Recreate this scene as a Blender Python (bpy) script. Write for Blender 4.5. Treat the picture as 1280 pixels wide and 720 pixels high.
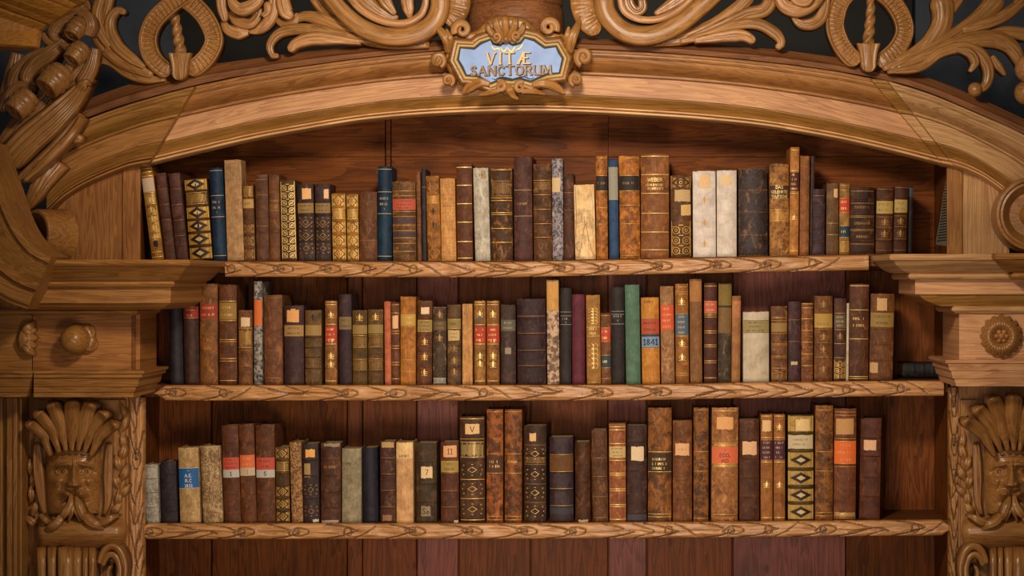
import bpy, bmesh, math, random
import numpy as np
from mathutils import Vector, Matrix
random.seed(7)
for _o in list(bpy.data.objects): bpy.data.objects.remove(_o)
SC = bpy.context.scene
COL = SC.collection

# ------------------------------------------------------------------ camera
S, D, VX, VY, ZC = 0.002, 5.0, 780.0, 350.0, 1.8
cam_d = bpy.data.cameras.new('camera'); cam = bpy.data.objects.new('camera', cam_d); COL.objects.link(cam)
cam.location = (0, -D, ZC); cam.rotation_euler = (math.pi/2, 0, 0)
cam_d.sensor_width = 36; cam_d.lens = 36*D/(1280*S)
cam_d.shift_x = (640-VX)/1280; cam_d.shift_y = -(360-VY)/1280
cam_d.clip_end = 60
SC.camera = cam

def P(px, py, Y=0.0):
    """pixel of the photograph at depth Y -> world point"""
    f = S*(D+Y)/D
    return ((px-VX)*f, Y, ZC+(VY-py)*f)

# ------------------------------------------------------------------ light
def lin(h):
    if not isinstance(h, str): return h
    c = [int(h[i:i+2], 16)/255 for i in (0, 2, 4)]
    return tuple(x/12.92 if x <= .04045 else ((x+.055)/1.055)**2.4 for x in c) + (1,)
W = bpy.data.worlds.new('world'); SC.world = W; W.use_nodes = True
W.node_tree.nodes['Background'].inputs[0].default_value = (1.0, .80, .62, 1)
W.node_tree.nodes['Background'].inputs[1].default_value = .05
def spot(name, loc, tgt, power, col, angle, radius, blend=1.0):
    l = bpy.data.lights.new(name, 'SPOT'); o = bpy.data.objects.new(name, l); COL.objects.link(o)
    o.location = loc; o.rotation_euler = (Vector(tgt)-Vector(loc)).to_track_quat('-Z', 'Y').to_euler()
    l.energy = power; l.color = col; l.spot_size = math.radians(angle); l.spot_blend = blend; l.shadow_soft_size = radius
    return o
spot('key_lamp', (-.15, -2.05, ZC+.85), (-.17, 0, ZC-.06), 152, (1, .85, .66), 98, .14)
spot('low_lamp', (-.1, -2.7, ZC-.95), (-.2, 0, ZC-.3), 115, (1, .82, .68), 66, .30)
spot('front_fill', (-.2, -4.5, ZC-.1), (-.2, 0, ZC-.15), 140, (1, .82, .66), 40, .45)  # added level fill, no source of its own: brightens the back boards under the shelves
SC.view_settings.view_transform = 'Standard'; SC.view_settings.look = 'None'
SC.view_settings.gamma = 1; SC.view_settings.use_curve_mapping = False
SC.view_settings.exposure = 0.12

# ------------------------------------------------------------------ materials
def new_group(name, ins):
    g = bpy.data.node_groups.new(name, 'ShaderNodeTree')
    for n, t, v in ins:
        s = g.interface.new_socket(n, in_out='INPUT', socket_type=t); s.default_value = v
    g.interface.new_socket('Shader', in_out='OUTPUT', socket_type='NodeSocketShader')
    return g
class NT:
    def __init__(s, t): s.t = t; s.n = t.nodes; s.l = t.links
    def new(s, ty, **kw):
        n = s.n.new(ty)
        for k, v in kw.items():
            if k.startswith('i_'): n.inputs[int(k[2:])].default_value = v
            else: setattr(n, k, v)
        return n
    def link(s, a, b): s.l.new(a, b)
    def math(s, op, a, b=None, clamp=False):
        n = s.n.new('ShaderNodeMath'); n.operation = op; n.use_clamp = clamp
        for i, v in enumerate((a, b)):
            if v is None: continue
            if isinstance(v, (int, float)): n.inputs[i].default_value = v
            else: s.l.new(v, n.inputs[i])
        return n.outputs[0]
    def mix(s, f, a, b, mode='MIX'):
        n = s.n.new('ShaderNodeMix'); n.data_type = 'RGBA'; n.blend_type = mode
        for i, v in ((0, f), (6, a), (7, b)):
            if isinstance(v, (int, float, tuple)): n.inputs[i].default_value = v
            else: s.l.new(v, n.inputs[i])
        return n.outputs[2]
    def noise(s, vec, scale, detail=4, rough=.55, dist=0):
        n = s.n.new('ShaderNodeTexNoise'); s.l.new(vec, n.inputs['Vector'])
        n.inputs['Scale'].default_value = scale; n.inputs['Detail'].default_value = detail
        n.inputs['Roughness'].default_value = rough; n.inputs['Distortion'].default_value = dist
        return n.outputs['Fac']
    def remap(s, v, a, b, c=0., d=1.):
        n = s.n.new('ShaderNodeMapRange'); n.interpolation_type = 'SMOOTHSTEP'
        s.l.new(v, n.inputs[0])
        for i, x in zip((1, 2, 3, 4), (a, b, c, d)):
            if isinstance(x, (int, float)): n.inputs[i].default_value = x
            else: s.l.new(x, n.inputs[i])
        return n.outputs[0]
    def vmul(s, v, m):
        n = s.n.new('ShaderNodeVectorMath'); n.operation = 'MULTIPLY'; s.l.new(v, n.inputs[0]); n.inputs[1].default_value = m
        return n.outputs[0]
    def vadd(s, v, w):
        n = s.n.new('ShaderNodeVectorMath'); n.operation = 'ADD'; s.l.new(v, n.inputs[0])
        if isinstance(w, tuple): n.inputs[1].default_value = w
        else: s.l.new(w, n.inputs[1])
        return n.outputs[0]

F, C = 'NodeSocketFloat', 'NodeSocketColor'
# --- wood: 'grain' holds a position whose x runs along the grain
gw = new_group('wood', [('Light', C, (1, 1, 1, 1)), ('Dark', C, (0, 0, 0, 1)), ('Fine', F, 1.), ('Rough', F, .45), ('Bump', F, .3), ('Stain', F, .4), ('Spec', F, .35)])
t = NT(gw); gi = t.new('NodeGroupInput'); go = t.new('NodeGroupOutput')
at = t.new('ShaderNodeAttribute', attribute_name='grain').outputs['Vector']
rnd = t.new('ShaderNodeObjectInfo').outputs['Random']
cm = t.new('ShaderNodeCombineXYZ'); t.link(t.math('MULTIPLY', rnd, 17.), cm.inputs[0]); t.link(t.math('MULTIPLY', rnd, 9.), cm.inputs[2])
v0 = t.vadd(at, cm.outputs[0])
sc = t.new('ShaderNodeVectorMath', operation='SCALE'); t.link(v0, sc.inputs[0]); t.link(gi.outputs['Fine'], sc.inputs['Scale'])
vv = sc.outputs[0]
n1 = t.noise(t.vmul(vv, (2.2, 26, 26)), 1.0, 3, .55, .6)
rings = t.math('FRACT', t.math('MULTIPLY', n1, 9.))
ringp = t.remap(rings, .0, .85)
fib = t.noise(t.vmul(vv, (14, 520, 520)), 1.0, 3, .6)
blot = t.noise(v0, 7., 4, .6)
f = t.math('ADD', t.math('MULTIPLY', ringp, .50), t.math('MULTIPLY', t.remap(fib, .3, .7), .36))
f = t.math('ADD', f, t.math('MULTIPLY', t.remap(blot, .35, .7), .30))
base = t.mix(t.math('SUBTRACT', f, .08, True), gi.outputs['Dark'], gi.outputs['Light'])
st = t.noise(v0, 3.1, 5, .65, .4)
stf = t.math('MULTIPLY', t.remap(st, .52, .72), gi.outputs['Stain'])
base = t.mix(stf, base, t.mix(.55, gi.outputs['Dark'], (.02, .010, .004, 1)))
vo = t.new('ShaderNodeTexVoronoi', feature='F1'); t.link(t.vmul(v0, (5.5, 11, 11)), vo.inputs['Vector']); vo.inputs['Scale'].default_value = 1.; vo.inputs['Randomness'].default_value = 1.
knot = t.math('MULTIPLY', t.remap(vo.outputs['Distance'], .02, .10, 1., 0.), t.math('MULTIPLY', gi.outputs['Stain'], 1.2, True))
base = t.mix(knot, base, (.025, .010, .004, 1))
gr = t.new('ShaderNodeAttribute', attribute_name='grime').outputs['Fac']
base = t.mix(t.math('MULTIPLY', gr, .9, True), base, (.035, .016, .006, 1))
bp = t.new('ShaderNodeBump'); bp.inputs['Distance'].default_value = .002
t.link(gi.outputs['Bump'], bp.inputs['Strength'])
t.link(t.math('ADD', t.math('MULTIPLY', fib, .5), t.math('MULTIPLY', ringp, .25)), bp.inputs['Height'])
bs = t.new('ShaderNodeBsdfPrincipled'); t.link(base, bs.inputs['Base Color']); t.link(bp.outputs[0], bs.inputs['Normal'])
t.link(t.math('ADD', gi.outputs['Rough'], t.math('MULTIPLY', t.math('SUBTRACT', blot, .5), .25)), bs.inputs['Roughness'])
t.link(gi.outputs['Spec'], bs.inputs['Specular IOR Level'])
t.link(bs.outputs[0], go.inputs[0])
# --- leather / cloth / paper of books
gl_ = new_group('leather', [('A', C, (1, 1, 1, 1)), ('B', C, (0, 0, 0, 1)), ('Worn', C, (.6, .4, .2, 1)), ('Scale', F, 45.), ('Hard', F, .3), ('Wear', F, .5), ('Rough', F, .5), ('Streak', F, .4), ('Bump', F, .3)])
t = NT(gl_); gi = t.new('NodeGroupInput'); go = t.new('NodeGroupOutput')
tc = t.new('ShaderNodeTexCoord').outputs['Object']
rnd = t.new('ShaderNodeObjectInfo').outputs['Random']
cm = t.new('ShaderNodeCombineXYZ'); t.link(t.math('MULTIPLY', rnd, 31.), cm.inputs[0]); t.link(t.math('MULTIPLY', rnd, 13.), cm.inputs[2])
v0 = t.vadd(tc, cm.outputs[0])
sc = t.new('ShaderNodeVectorMath', operation='SCALE'); t.link(v0, sc.inputs[0]); t.link(gi.outputs['Scale'], sc.inputs['Scale'])
mot = t.noise(sc.outputs[0], 1.0, 6, .68, .3)
hd = t.math('MULTIPLY', gi.outputs['Hard'], .62); lo = t.math('SUBTRACT', .5, hd); hi = t.math('ADD', .5, hd)
mf = t.remap(mot, lo, hi)
base = t.mix(mf, gi.outputs['A'], gi.outputs['B'])
stk = t.noise(t.vmul(v0, (420, 420, 28)), 1.0, 3, .6)
base = t.mix(t.math('MULTIPLY', t.remap(stk, .42, .68), gi.outputs['Streak']), base, t.mix(.6, gi.outputs['B'], (.01, .006, .004, 1)))
stn = t.noise(v0, 26., 5, .7, .5)
base = t.mix(t.math('MULTIPLY', t.remap(stn, .46, .64), t.math('MULTIPLY', gi.outputs['Wear'], 1.1, True)), base, t.mix(1., base, (.36, .30, .26, 1), 'MULTIPLY'))
rub = t.noise(t.vmul(v0, (1., 1., .55)), 55., 6, .75, .8)
base = t.mix(t.math('MULTIPLY', t.remap(rub, .52, .66), t.math('MULTIPLY', gi.outputs['Wear'], .95, True)), base, gi.outputs['Worn'])
hst = t.noise(t.vmul(v0, (60, 60, 700)), 1.0, 4, .65)
base = t.mix(t.math('MULTIPLY', t.remap(hst, .56, .72), t.math('MULTIPLY', gi.outputs['Wear'], .6)), base, t.mix(.5, gi.outputs['Worn'], gi.outputs['A']))
fine = t.noise(v0, 900., 2, .6)
base = t.mix(t.math('MULTIPLY', t.remap(fine, .45, .75), .35), base, gi.outputs['Worn'])
wr = t.new('ShaderNodeAttribute', attribute_name='wear').outputs['Fac']
wn = t.noise(v0, 160., 5, .7)
wf = t.math('MULTIPLY', t.remap(t.math('ADD', t.math('MULTIPLY', wr, t.math('MULTIPLY', gi.outputs['Wear'], .62)), t.math('MULTIPLY', t.math('SUBTRACT', wn, .5), 1.7)), .20, .62), .8)
base = t.mix(wf, base, gi.outputs['Worn'])
scr = t.noise(t.vmul(v0, (60, 60, 60)), 1.0, 7, .75, 1.2)
base = t.mix(t.math('MULTIPLY', t.remap(scr, .62, .70), t.math('MULTIPLY', gi.outputs['Wear'], .8, True)), base, gi.outputs['Worn'])
bp = t.new('ShaderNodeBump'); bp.inputs['Distance'].default_value = .0012
t.link(gi.outputs['Bump'], bp.inputs['Strength']); t.link(t.math('ADD', fine, t.math('MULTIPLY', mot, 1.2)), bp.inputs['Height'])
bs = t.new('ShaderNodeBsdfPrincipled'); t.link(base, bs.inputs['Base Color']); t.link(bp.outputs[0], bs.inputs['Normal'])
t.link(gi.outputs['Rough'], bs.inputs['Roughness']); bs.inputs['Specular IOR Level'].default_value = .22
t.link(bs.outputs[0], go.inputs[0])

MATS = {}
def gmat(key, group, **vals):
    if key in MATS: return MATS[key]
    m = bpy.data.materials.new(key); m.use_nodes = True; nt = m.node_tree
    nt.nodes.remove(nt.nodes['Principled BSDF'])
    g = nt.nodes.new('ShaderNodeGroup'); g.node_tree = group
    for k, v in vals.items(): g.inputs[k].default_value = lin(v) if isinstance(v, str) else v
    nt.links.new(g.outputs[0], nt.nodes['Material Output'].inputs[0]); MATS[key] = m
    return m
def wood(key, light, dark, fine=1., rough=.45, bump=.3, stain=.4, spec=.3):
    return gmat(key, gw, Light=light, Dark=dark, Fine=fine, Rough=rough, Bump=bump, Stain=stain, Spec=spec)
def leather(key, a, b, worn=None, scale=45., hard=.25, wear=.5, rough=.5, streak=.4, bump=.6):
    a, b = [tuple(min(.9, x*k) for x, k in zip(lin(h)[:3], (1.16, 1.03, .86)))+(1,) for h in (a, b)]
    if worn is None: worn = tuple(min(.8, x*1.9+y) for x, y in zip(a[:3], (.035, .022, .012)))+(1,)
    return gmat(key, gl_, A=a, B=b, Worn=lin(worn), Scale=scale, Hard=hard, Wear=wear, Rough=rough, Streak=streak, Bump=bump)
def flat(key, col, rough=.6, metal=0., var=.25, scale=120.):
    """plain colour with a little mottling"""
    if key in MATS: return MATS[key]
    m = bpy.data.materials.new(key); m.use_nodes = True; t = NT(m.node_tree)
    b = m.node_tree.nodes['Principled BSDF']; tc = t.new('ShaderNodeTexCoord').outputs['Object']
    n = t.noise(tc, scale, 5, .65); c = lin(col)
    t.link(t.mix(t.math('MULTIPLY', t.remap(n, .4, .7), var), c, tuple(x*.45 for x in c[:3])+(1,)), b.inputs['Base Color'])
    b.inputs['Roughness'].default_value = rough; b.inputs['Metallic'].default_value = metal
    b.inputs['Specular IOR Level'].default_value = .35
    MATS[key] = m
    return m
WD = dict(
 pale=wood('wood_pale', 'cb986a', '9a6640', 1.0, .5, .35, .10),
 honey=wood('wood_honey', 'b07a42', '7c4e28', 1.0, .42, .3, .25),
 mould=wood('wood_mould', 'a97a3c', '7c5224', 1.0, .40, .3, .22),
 light=wood('wood_light', 'dcae74', 'a97542', 1.0, .42, .3, .15),
 carve=wood('wood_carve', 'b07c42', '764c22', 1.3, .34, .3, .2, .45),
 lip=wood('wood_lip', '946038', '63391e', 1.0, .5, .3, .35),
 twig=wood('wood_twig', 'c8925a', '86552c', 1.4, .36, .4, .12, .45),
 mask=wood('wood_mask', 'a87640', '744a22', 1.3, .32, .15, .15, .5),
 left=wood('wood_left', 'a8743a', '774b22', 1.0, .45, .3, .3),
 right=wood('wood_right', 'c49a66', '936640', 1.0, .45, .35, .15),
 spandrel=wood('wood_spandrel', 'a87038', '744620', 1.0, .45, .4, .2),
 back=wood('wood_back', '84481a', '52280e', .8, .5, .35, .5, .08),
 backv=wood('wood_back_board', '80461c', '4a260e', .9, .5, .4, .5, .08),
 backp=wood('wood_back_board_pink_sheen', '9c5a4a', '66382e', .9, .45, .4, .5, .15),  # purplish window reflection on the boards, put into their base colour
 backr=wood('wood_back_board_red', '8c4e28', '5a2e14', .9, .45, .4, .5, .1),
 shelf=wood('wood_shelf', '6e4020', '45260f', 1.0, .5, .3, .4, .1),
)
GOLD = flat('gilt', 'd8a850', .38, .25, .45, 400.)
GOLDD = flat('gilt_dull', 'a67a38', .45, .15, .6, 300.)
GOLDB = flat('gilt_bright', 'ecc878', .35, .2, .3, 400.)
INK = flat('ink', '1c1410', .6)
PAGES = flat('pages', 'a88c62', .8, 0, .6, 500.)

# ------------------------------------------------------------------ objects
def setp(o, label=None, cat=None, group=None, kind=None):
    for k, v in (('label', label), ('category', cat), ('group', group), ('kind', kind)):
        if v: o[k] = v
    return o
def thing(name, label, cat, loc=(0, 0, 0), group=None):
    o = bpy.data.objects.new(name, None); o.empty_display_size = .05; COL.objects.link(o); o.location = loc
    return setp(o, label, cat, group)
class MB:
    """vertices, faces and the grain / grime / wear values of one mesh"""
    def __init__(s): s.v = []; s.f = []; s.g = []; s.d = []
    def add(s, vs, fs, grain=None, grime=None):
        b = len(s.v); s.v += [tuple(p) for p in vs]; s.f += [tuple(i+b for i in q) for q in fs]
        s.g += list(grain) if grain is not None else [tuple(p) for p in vs]
        s.d += list(grime) if grime is not None else [0.]*len(vs)
        return b
    def grid(s, V, G=None, dirt=None, closeu=False, closev=False):
        """V[i][j] points"""
        n, m = len(V), len(V[0]); vs = [p for r in V for p in r]
        fs = []
        for i in range(n if closeu else n-1):
            for j in range(m if closev else m-1):
                a, b = i*m+j, i*m+(j+1) % m; c, d = ((i+1) % n)*m+(j+1) % m, ((i+1) % n)*m+j
                fs.append((a, b, c, d))
        return s.add(vs, fs, [p for r in G for p in r] if G is not None else None, [p for r in dirt for p in r] if dirt is not None else None)
    def box(s, x0, y0, z0, x1, y1, z1, ax='x'):
        vs = [(x, y, z) for x in (x0, x1) for y in (y0, y1) for z in (z0, z1)]
        fs = [(0, 1, 3, 2), (4, 6, 7, 5), (0, 4, 5, 1), (2, 3, 7, 6), (0, 2, 6, 4), (1, 5, 7, 3)]
        s.add(vs, fs, [swz(p, ax) for p in vs])
    def prism(s, poly, y0, y1, ax='x'):
        """closed polygon of (x,z), front y0, back y1"""
        n = len(poly); vs = [(x, y0, z) for x, z in poly]+[(x, y1, z) for x, z in poly]
        fs = [tuple(range(n)), tuple(range(2*n-1, n-1, -1))]+[(i, i+n, (i+1) % n+n, (i+1) % n) for i in range(n)]
        s.add(vs, fs, [swz(p, ax) for p in vs])
    def lathe(s, prof, c, ax, n=32, grain='x'):
        """prof [(radius, along)] about axis vector ax through c"""
        ax = Vector(ax).normalized(); u = ax.orthogonal().normalized(); w = ax.cross(u); c = Vector(c)
        V = [[tuple(c+ax*h+(u*math.cos(2*math.pi*k/n)+w*math.sin(2*math.pi*k/n))*r) for k in range(n)] for r, h in prof]
        s.grid(V, [[swz(p, grain) for p in r] for r in V], closev=True)
    def build(s, name, mat, parent=None, smooth=False, attr='grime', recalc=True, loc=None, bevel=0, angle=None):
        me = bpy.data.meshes.new(name); me.from_pydata(s.v, [], s.f)
        a = me.attributes.new('grain', 'FLOAT_VECTOR', 'POINT'); a.data.foreach_set('vector', np.array(s.g, dtype=np.float32).ravel())
        if any(s.d):
            a = me.attributes.new(attr, 'FLOAT', 'POINT'); a.data.foreach_set('value', np.array(s.d, dtype=np.float32))
        if recalc:
            bm = bmesh.new(); bm.from_mesh(me); bmesh.ops.recalc_face_normals(bm, faces=bm.faces); bm.to_mesh(me); bm.free()
        me.materials.append(mat)
        if smooth:
            for p in me.polygons: p.use_smooth = True
            if angle: me.set_sharp_from_angle(angle=math.radians(angle))
        o = bpy.data.objects.new(name, me); COL.objects.link(o)
        if parent: o.parent = parent
        if loc: o.location = loc
        if bevel:
            md = o.modifiers.new('bevel', 'BEVEL'); md.width = bevel; md.segments = 2; md.limit_method = 'ANGLE'
        return o
def swz(p, ax):
    x, y, z = p
    return (x, y, z) if ax == 'x' else (z, x, y) if ax == 'z' else (y, x, z)
def cr(pts, n):
    """n points evenly along a Catmull-Rom spline through pts"""
    p = np.array(pts, float)
    if len(p) == 2: return [tuple(p[0]+(p[1]-p[0])*i/(n-1)) for i in range(n)]
    e = np.vstack([2*p[0]-p[1], p, 2*p[-1]-p[-2]]); out = []
    for i in range(1, len(e)-2):
        for k in range(16):
            u = k/16; a, b, c, d = e[i-1], e[i], e[i+1], e[i+2]
            out.append(.5*((2*b)+(-a+c)*u+(2*a-5*b+4*c-d)*u*u+(-a+3*b-3*c+d)*u**3))
    out.append(p[-1]); q = np.array(out)
    L = np.concatenate([[0], np.cumsum(np.linalg.norm(np.diff(q[:, :2], axis=0), axis=1))]); s = np.linspace(0, L[-1], n)
    return [tuple(np.interp(x, L, q[:, k]) for k in range(q.shape[1])) for x in s]
def lerp(a, b, t): return a+(b-a)*t
def loft(mb, L, U, prof, n=60, Yback=.03, cap=True):
    """strip between pixel curves L and U; prof [(t, Y)]"""
    l, u = cr(L, n), cr(U, n); V = []; G = []; acc = 0
    for i in range(n):
        if i: acc += math.hypot(l[i][0]-l[i-1][0], l[i][1]-l[i-1][1])*S
        row = [P(lerp(l[i][0], u[i][0], t), lerp(l[i][1], u[i][1], t), y) for t, y in prof]
        w = math.hypot(u[i][0]-l[i][0], u[i][1]-l[i][1])*S
        g = [(acc, t*w, y) for t, y in prof]
        row = [(row[0][0], Yback, row[0][2])]+row+[(row[-1][0], Yback, row[-1][2])]
        V.append(row); G.append([(acc, 0, Yback)]+g+[(acc, w, Yback)])
    b = mb.grid(V, G); m = len(V[0])
    if cap:
        mb.f.append(tuple(b+j for j in range(m))); mb.f.append(tuple(b+(n-1)*m+j for j in range(m)))
def moulded(mb, prof, xo, side, Yback=.02, pw=None):
    """stack of mitred mouldings: prof [(py, px of the free front corner, Y)], far end at pixel xo; side +1: free corner on the right"""
    V = []; G = []
    for py, px, Y in prof:
        a, b = P(px, py, Y), P(xo, py, Y)
        r = [(a[0], Yback, a[2]), a, b, (b[0], Yback, b[2])]
        V.append(r); G.append([(-p[1]+a[0], p[2], Y) if k == 0 else (p[0], p[2], Y) for k, p in enumerate(r)])
    n = len(V); vs = []; gs = []
    b0 = mb.grid(V, G)
    mb.f.append((b0, b0+1, b0+2, b0+3)); k = b0+(n-1)*4; mb.f.append((k, k+1, k+2, k+3))
def leaf(mb, pts, hw, n=28, m=13, dome=.55, flute=0., nf=3, thick=.012, rib=0., ridges=0., nr=0, twist=None, Y=None, edge=0.):
    """carved leaf or strap sweeping along pixel points (px,py,Y), half widths hw in pixels"""
    pts = [p if len(p) > 2 else (p[0], p[1], Y) for p in pts]
    q = np.array(cr(pts, max(n, 24)*4)); ql = np.concatenate([[0], np.cumsum(np.hypot(*np.diff(q[:, :2], axis=0).T))]); LL = ql[-1]
    wend = min(max(hw[-1], .3), LL*.4); tt = list(np.linspace(0, LL-wend, n))+[LL-wend*(1-k) for k in (.3, .55, .75, .9, 1.)]; n = len(tt)
    c = [tuple(np.interp(x, ql, q[:, k]) for k in range(3)) for x in tt]
    hs = np.interp(np.array(tt)/LL, np.linspace(0, 1, len(hw)), hw); hs[-5:] *= [math.sqrt(1-k*k*.985) for k in (.3, .55, .75, .9, 1.)]
    V = []; G = []; acc = 0
    for i in range(n):
        a, b = c[max(i-1, 0)], c[min(i+1, n-1)]
        dx, dy = b[0]-a[0], b[1]-a[1]; l = math.hypot(dx, dy) or 1; nx, ny = -dy/l, dx/l
        if i: acc += math.hypot(c[i][0]-c[i-1][0], c[i][1]-c[i-1][1])*S
        w = hs[i]; row = []; g = []; dd = []
        for j in range(m):
            v = -1+2*j/(m-1)
            d = dome*w*math.sqrt(max(0, 1-v*v*.96))
            if flute: d += flute*w*math.cos(v*math.pi*nf)
            if rib: d -= rib*w*math.exp(-(v/.12)**2)
            if edge: d += edge*w*(math.exp(-((abs(v)-.86)/.11)**2))
            if ridges: d += ridges*w*math.sin(nr*2*math.pi*i/(n-1)+(.9*math.sin(i*1.7)+v*1.2))*max(0, 1-(abs(v)/.78)**6)
            row.append(P(c[i][0]+nx*v*w, c[i][1]+ny*v*w, c[i][2]-d*S)); g.append((acc, v*w*S, d*S))
        e = [(p[0], c[i][2]+thick, p[2]) for p in (row[-1], row[0])]
        V.append(row+e); G.append(g+[(acc, w*S, .02), (acc, -w*S, .02)])
    b = mb.grid(V, G, closev=True); k = len(V[0])
    mb.f.append(tuple(b+j for j in range(k))); mb.f.append(tuple(b+(n-1)*k+j for j in range(k)))
def spiral(cx, cy, r0, r1, a0, turns, Y, dY=0., n=22):
    return [(cx+lerp(r0, r1, i/(n-1))*math.cos(a0+turns*2*math.pi*i/(n-1)), cy+lerp(r0, r1, i/(n-1))*math.sin(a0+turns*2*math.pi*i/(n-1)), Y+dY*i/(n-1)) for i in range(n)]
def ball(mb, px, py, Y, r, ry=None, sy=1., n=20):
    c = P(px, py, Y); r *= S; V = []
    for i in range(11):
        a = math.pi*i/10
        V.append([(c[0]+r*math.sin(a)*math.cos(2*math.pi*k/n), c[1]-sy*r*math.cos(a), c[2]+(ry*S if ry else r)*math.sin(a)*math.sin(2*math.pi*k/n)) for k in range(n)])
    mb.grid(V, [[swz(p, 'x') for p in q] for q in V], closev=True)
# ------------------------------------------------------------------ setting
mb = MB(); mb.box(-3.2, -3.0, -.05, 3.2, 1.2, 0, 'x')
setp(mb.build('floor', wood('wood_floor', '6e4a2c', '452a16')), kind='structure')
mb = MB(); mb.box(-3.2, .85, 0, 3.2, 1.0, 3.4, 'x')
setp(mb.build('wall_back', flat('plaster', '4a505e', .8, 0, .8, 5.)), kind='structure')
mb = MB()
x0, _, _ = P(224, 0, .8); x1, _, _ = P(1140, 0, .8); mb.box(x0, .80, 0, x1, .85, 3.3, 'z')  # flat black sheet before the wall, painted darkness of an opening behind the openwork
setp(mb.build('wall_back_recess_shade', flat('recess_shade', '0f0c0b', .6, 0, .5, 9.)), kind='structure')

# ------------------------------------------------------------------ carcass of the bookcase
bc = thing('bookcase', 'large carved pine bookcase carcass with dark back boards behind all the rows of books', 'bookcase')
YB = .26
def zpx(py, Y): return P(0, py, Y)[2]
def xpx(px, Y): return P(px, 0, Y)[0]
edges = [172, 265, 434, 453, 521, 573, 664, 760, 808, 916, 1057, 1196]
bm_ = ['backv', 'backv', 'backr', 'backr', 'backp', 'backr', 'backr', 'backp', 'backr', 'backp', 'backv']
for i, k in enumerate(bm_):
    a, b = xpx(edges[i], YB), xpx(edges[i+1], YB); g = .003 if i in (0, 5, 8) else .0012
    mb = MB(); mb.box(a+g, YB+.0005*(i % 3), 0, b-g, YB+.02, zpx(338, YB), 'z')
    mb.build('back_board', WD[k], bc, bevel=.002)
TOPB = [(150, 196), (200, 172), (320, 135), (459, 110), (640, 97), (800, 101), (960, 117), (1100, 150), (1206, 196)]
for q0, q1 in ((150, 481), (482.6, 488), (489.4, 760), (760.6, 1206)):
    mb = MB(); mb.box(xpx(q0, YB), YB, zpx(336, YB)+.0006, xpx(q1, YB), YB+.02, zpx(196, YB)-.0006, 'x'); mb.build('back_board', WD['back'], bc, bevel=.001)
    tp = [(q, w) for q, w in TOPB if q0 < q < q1]; ip = lambda q: float(np.interp(q, [k for k, _ in TOPB], [k for _, k in TOPB]))
    tp = [(q0, 196), (q0, min(195.9, ip(q0)))]+tp+[(q1, min(195.9, ip(q1))), (q1, 196)]
    mb = MB(); mb.prism([(P(q, w, YB)[0], P(q, w, YB)[2]+.0006) for q, w in tp], YB, YB+.02); mb.build('back_board', WD['back'], bc)
mb = MB(); mb.box(xpx(150, YB), YB+.021, 0, xpx(1206, YB), YB+.035, zpx(190, YB), 'z'); mb.build('backing', WD['shelf'], bc)
WL, WR = xpx(169, 0), xpx(1188, 0)
for a, b in ((WL-.03, WL), (WR, WR+.03)):
    mb = MB(); mb.box(a, .0, 0, b, YB, zpx(195, 0), 'z'); mb.build('side_panel', WD['backv'], bc)

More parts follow.
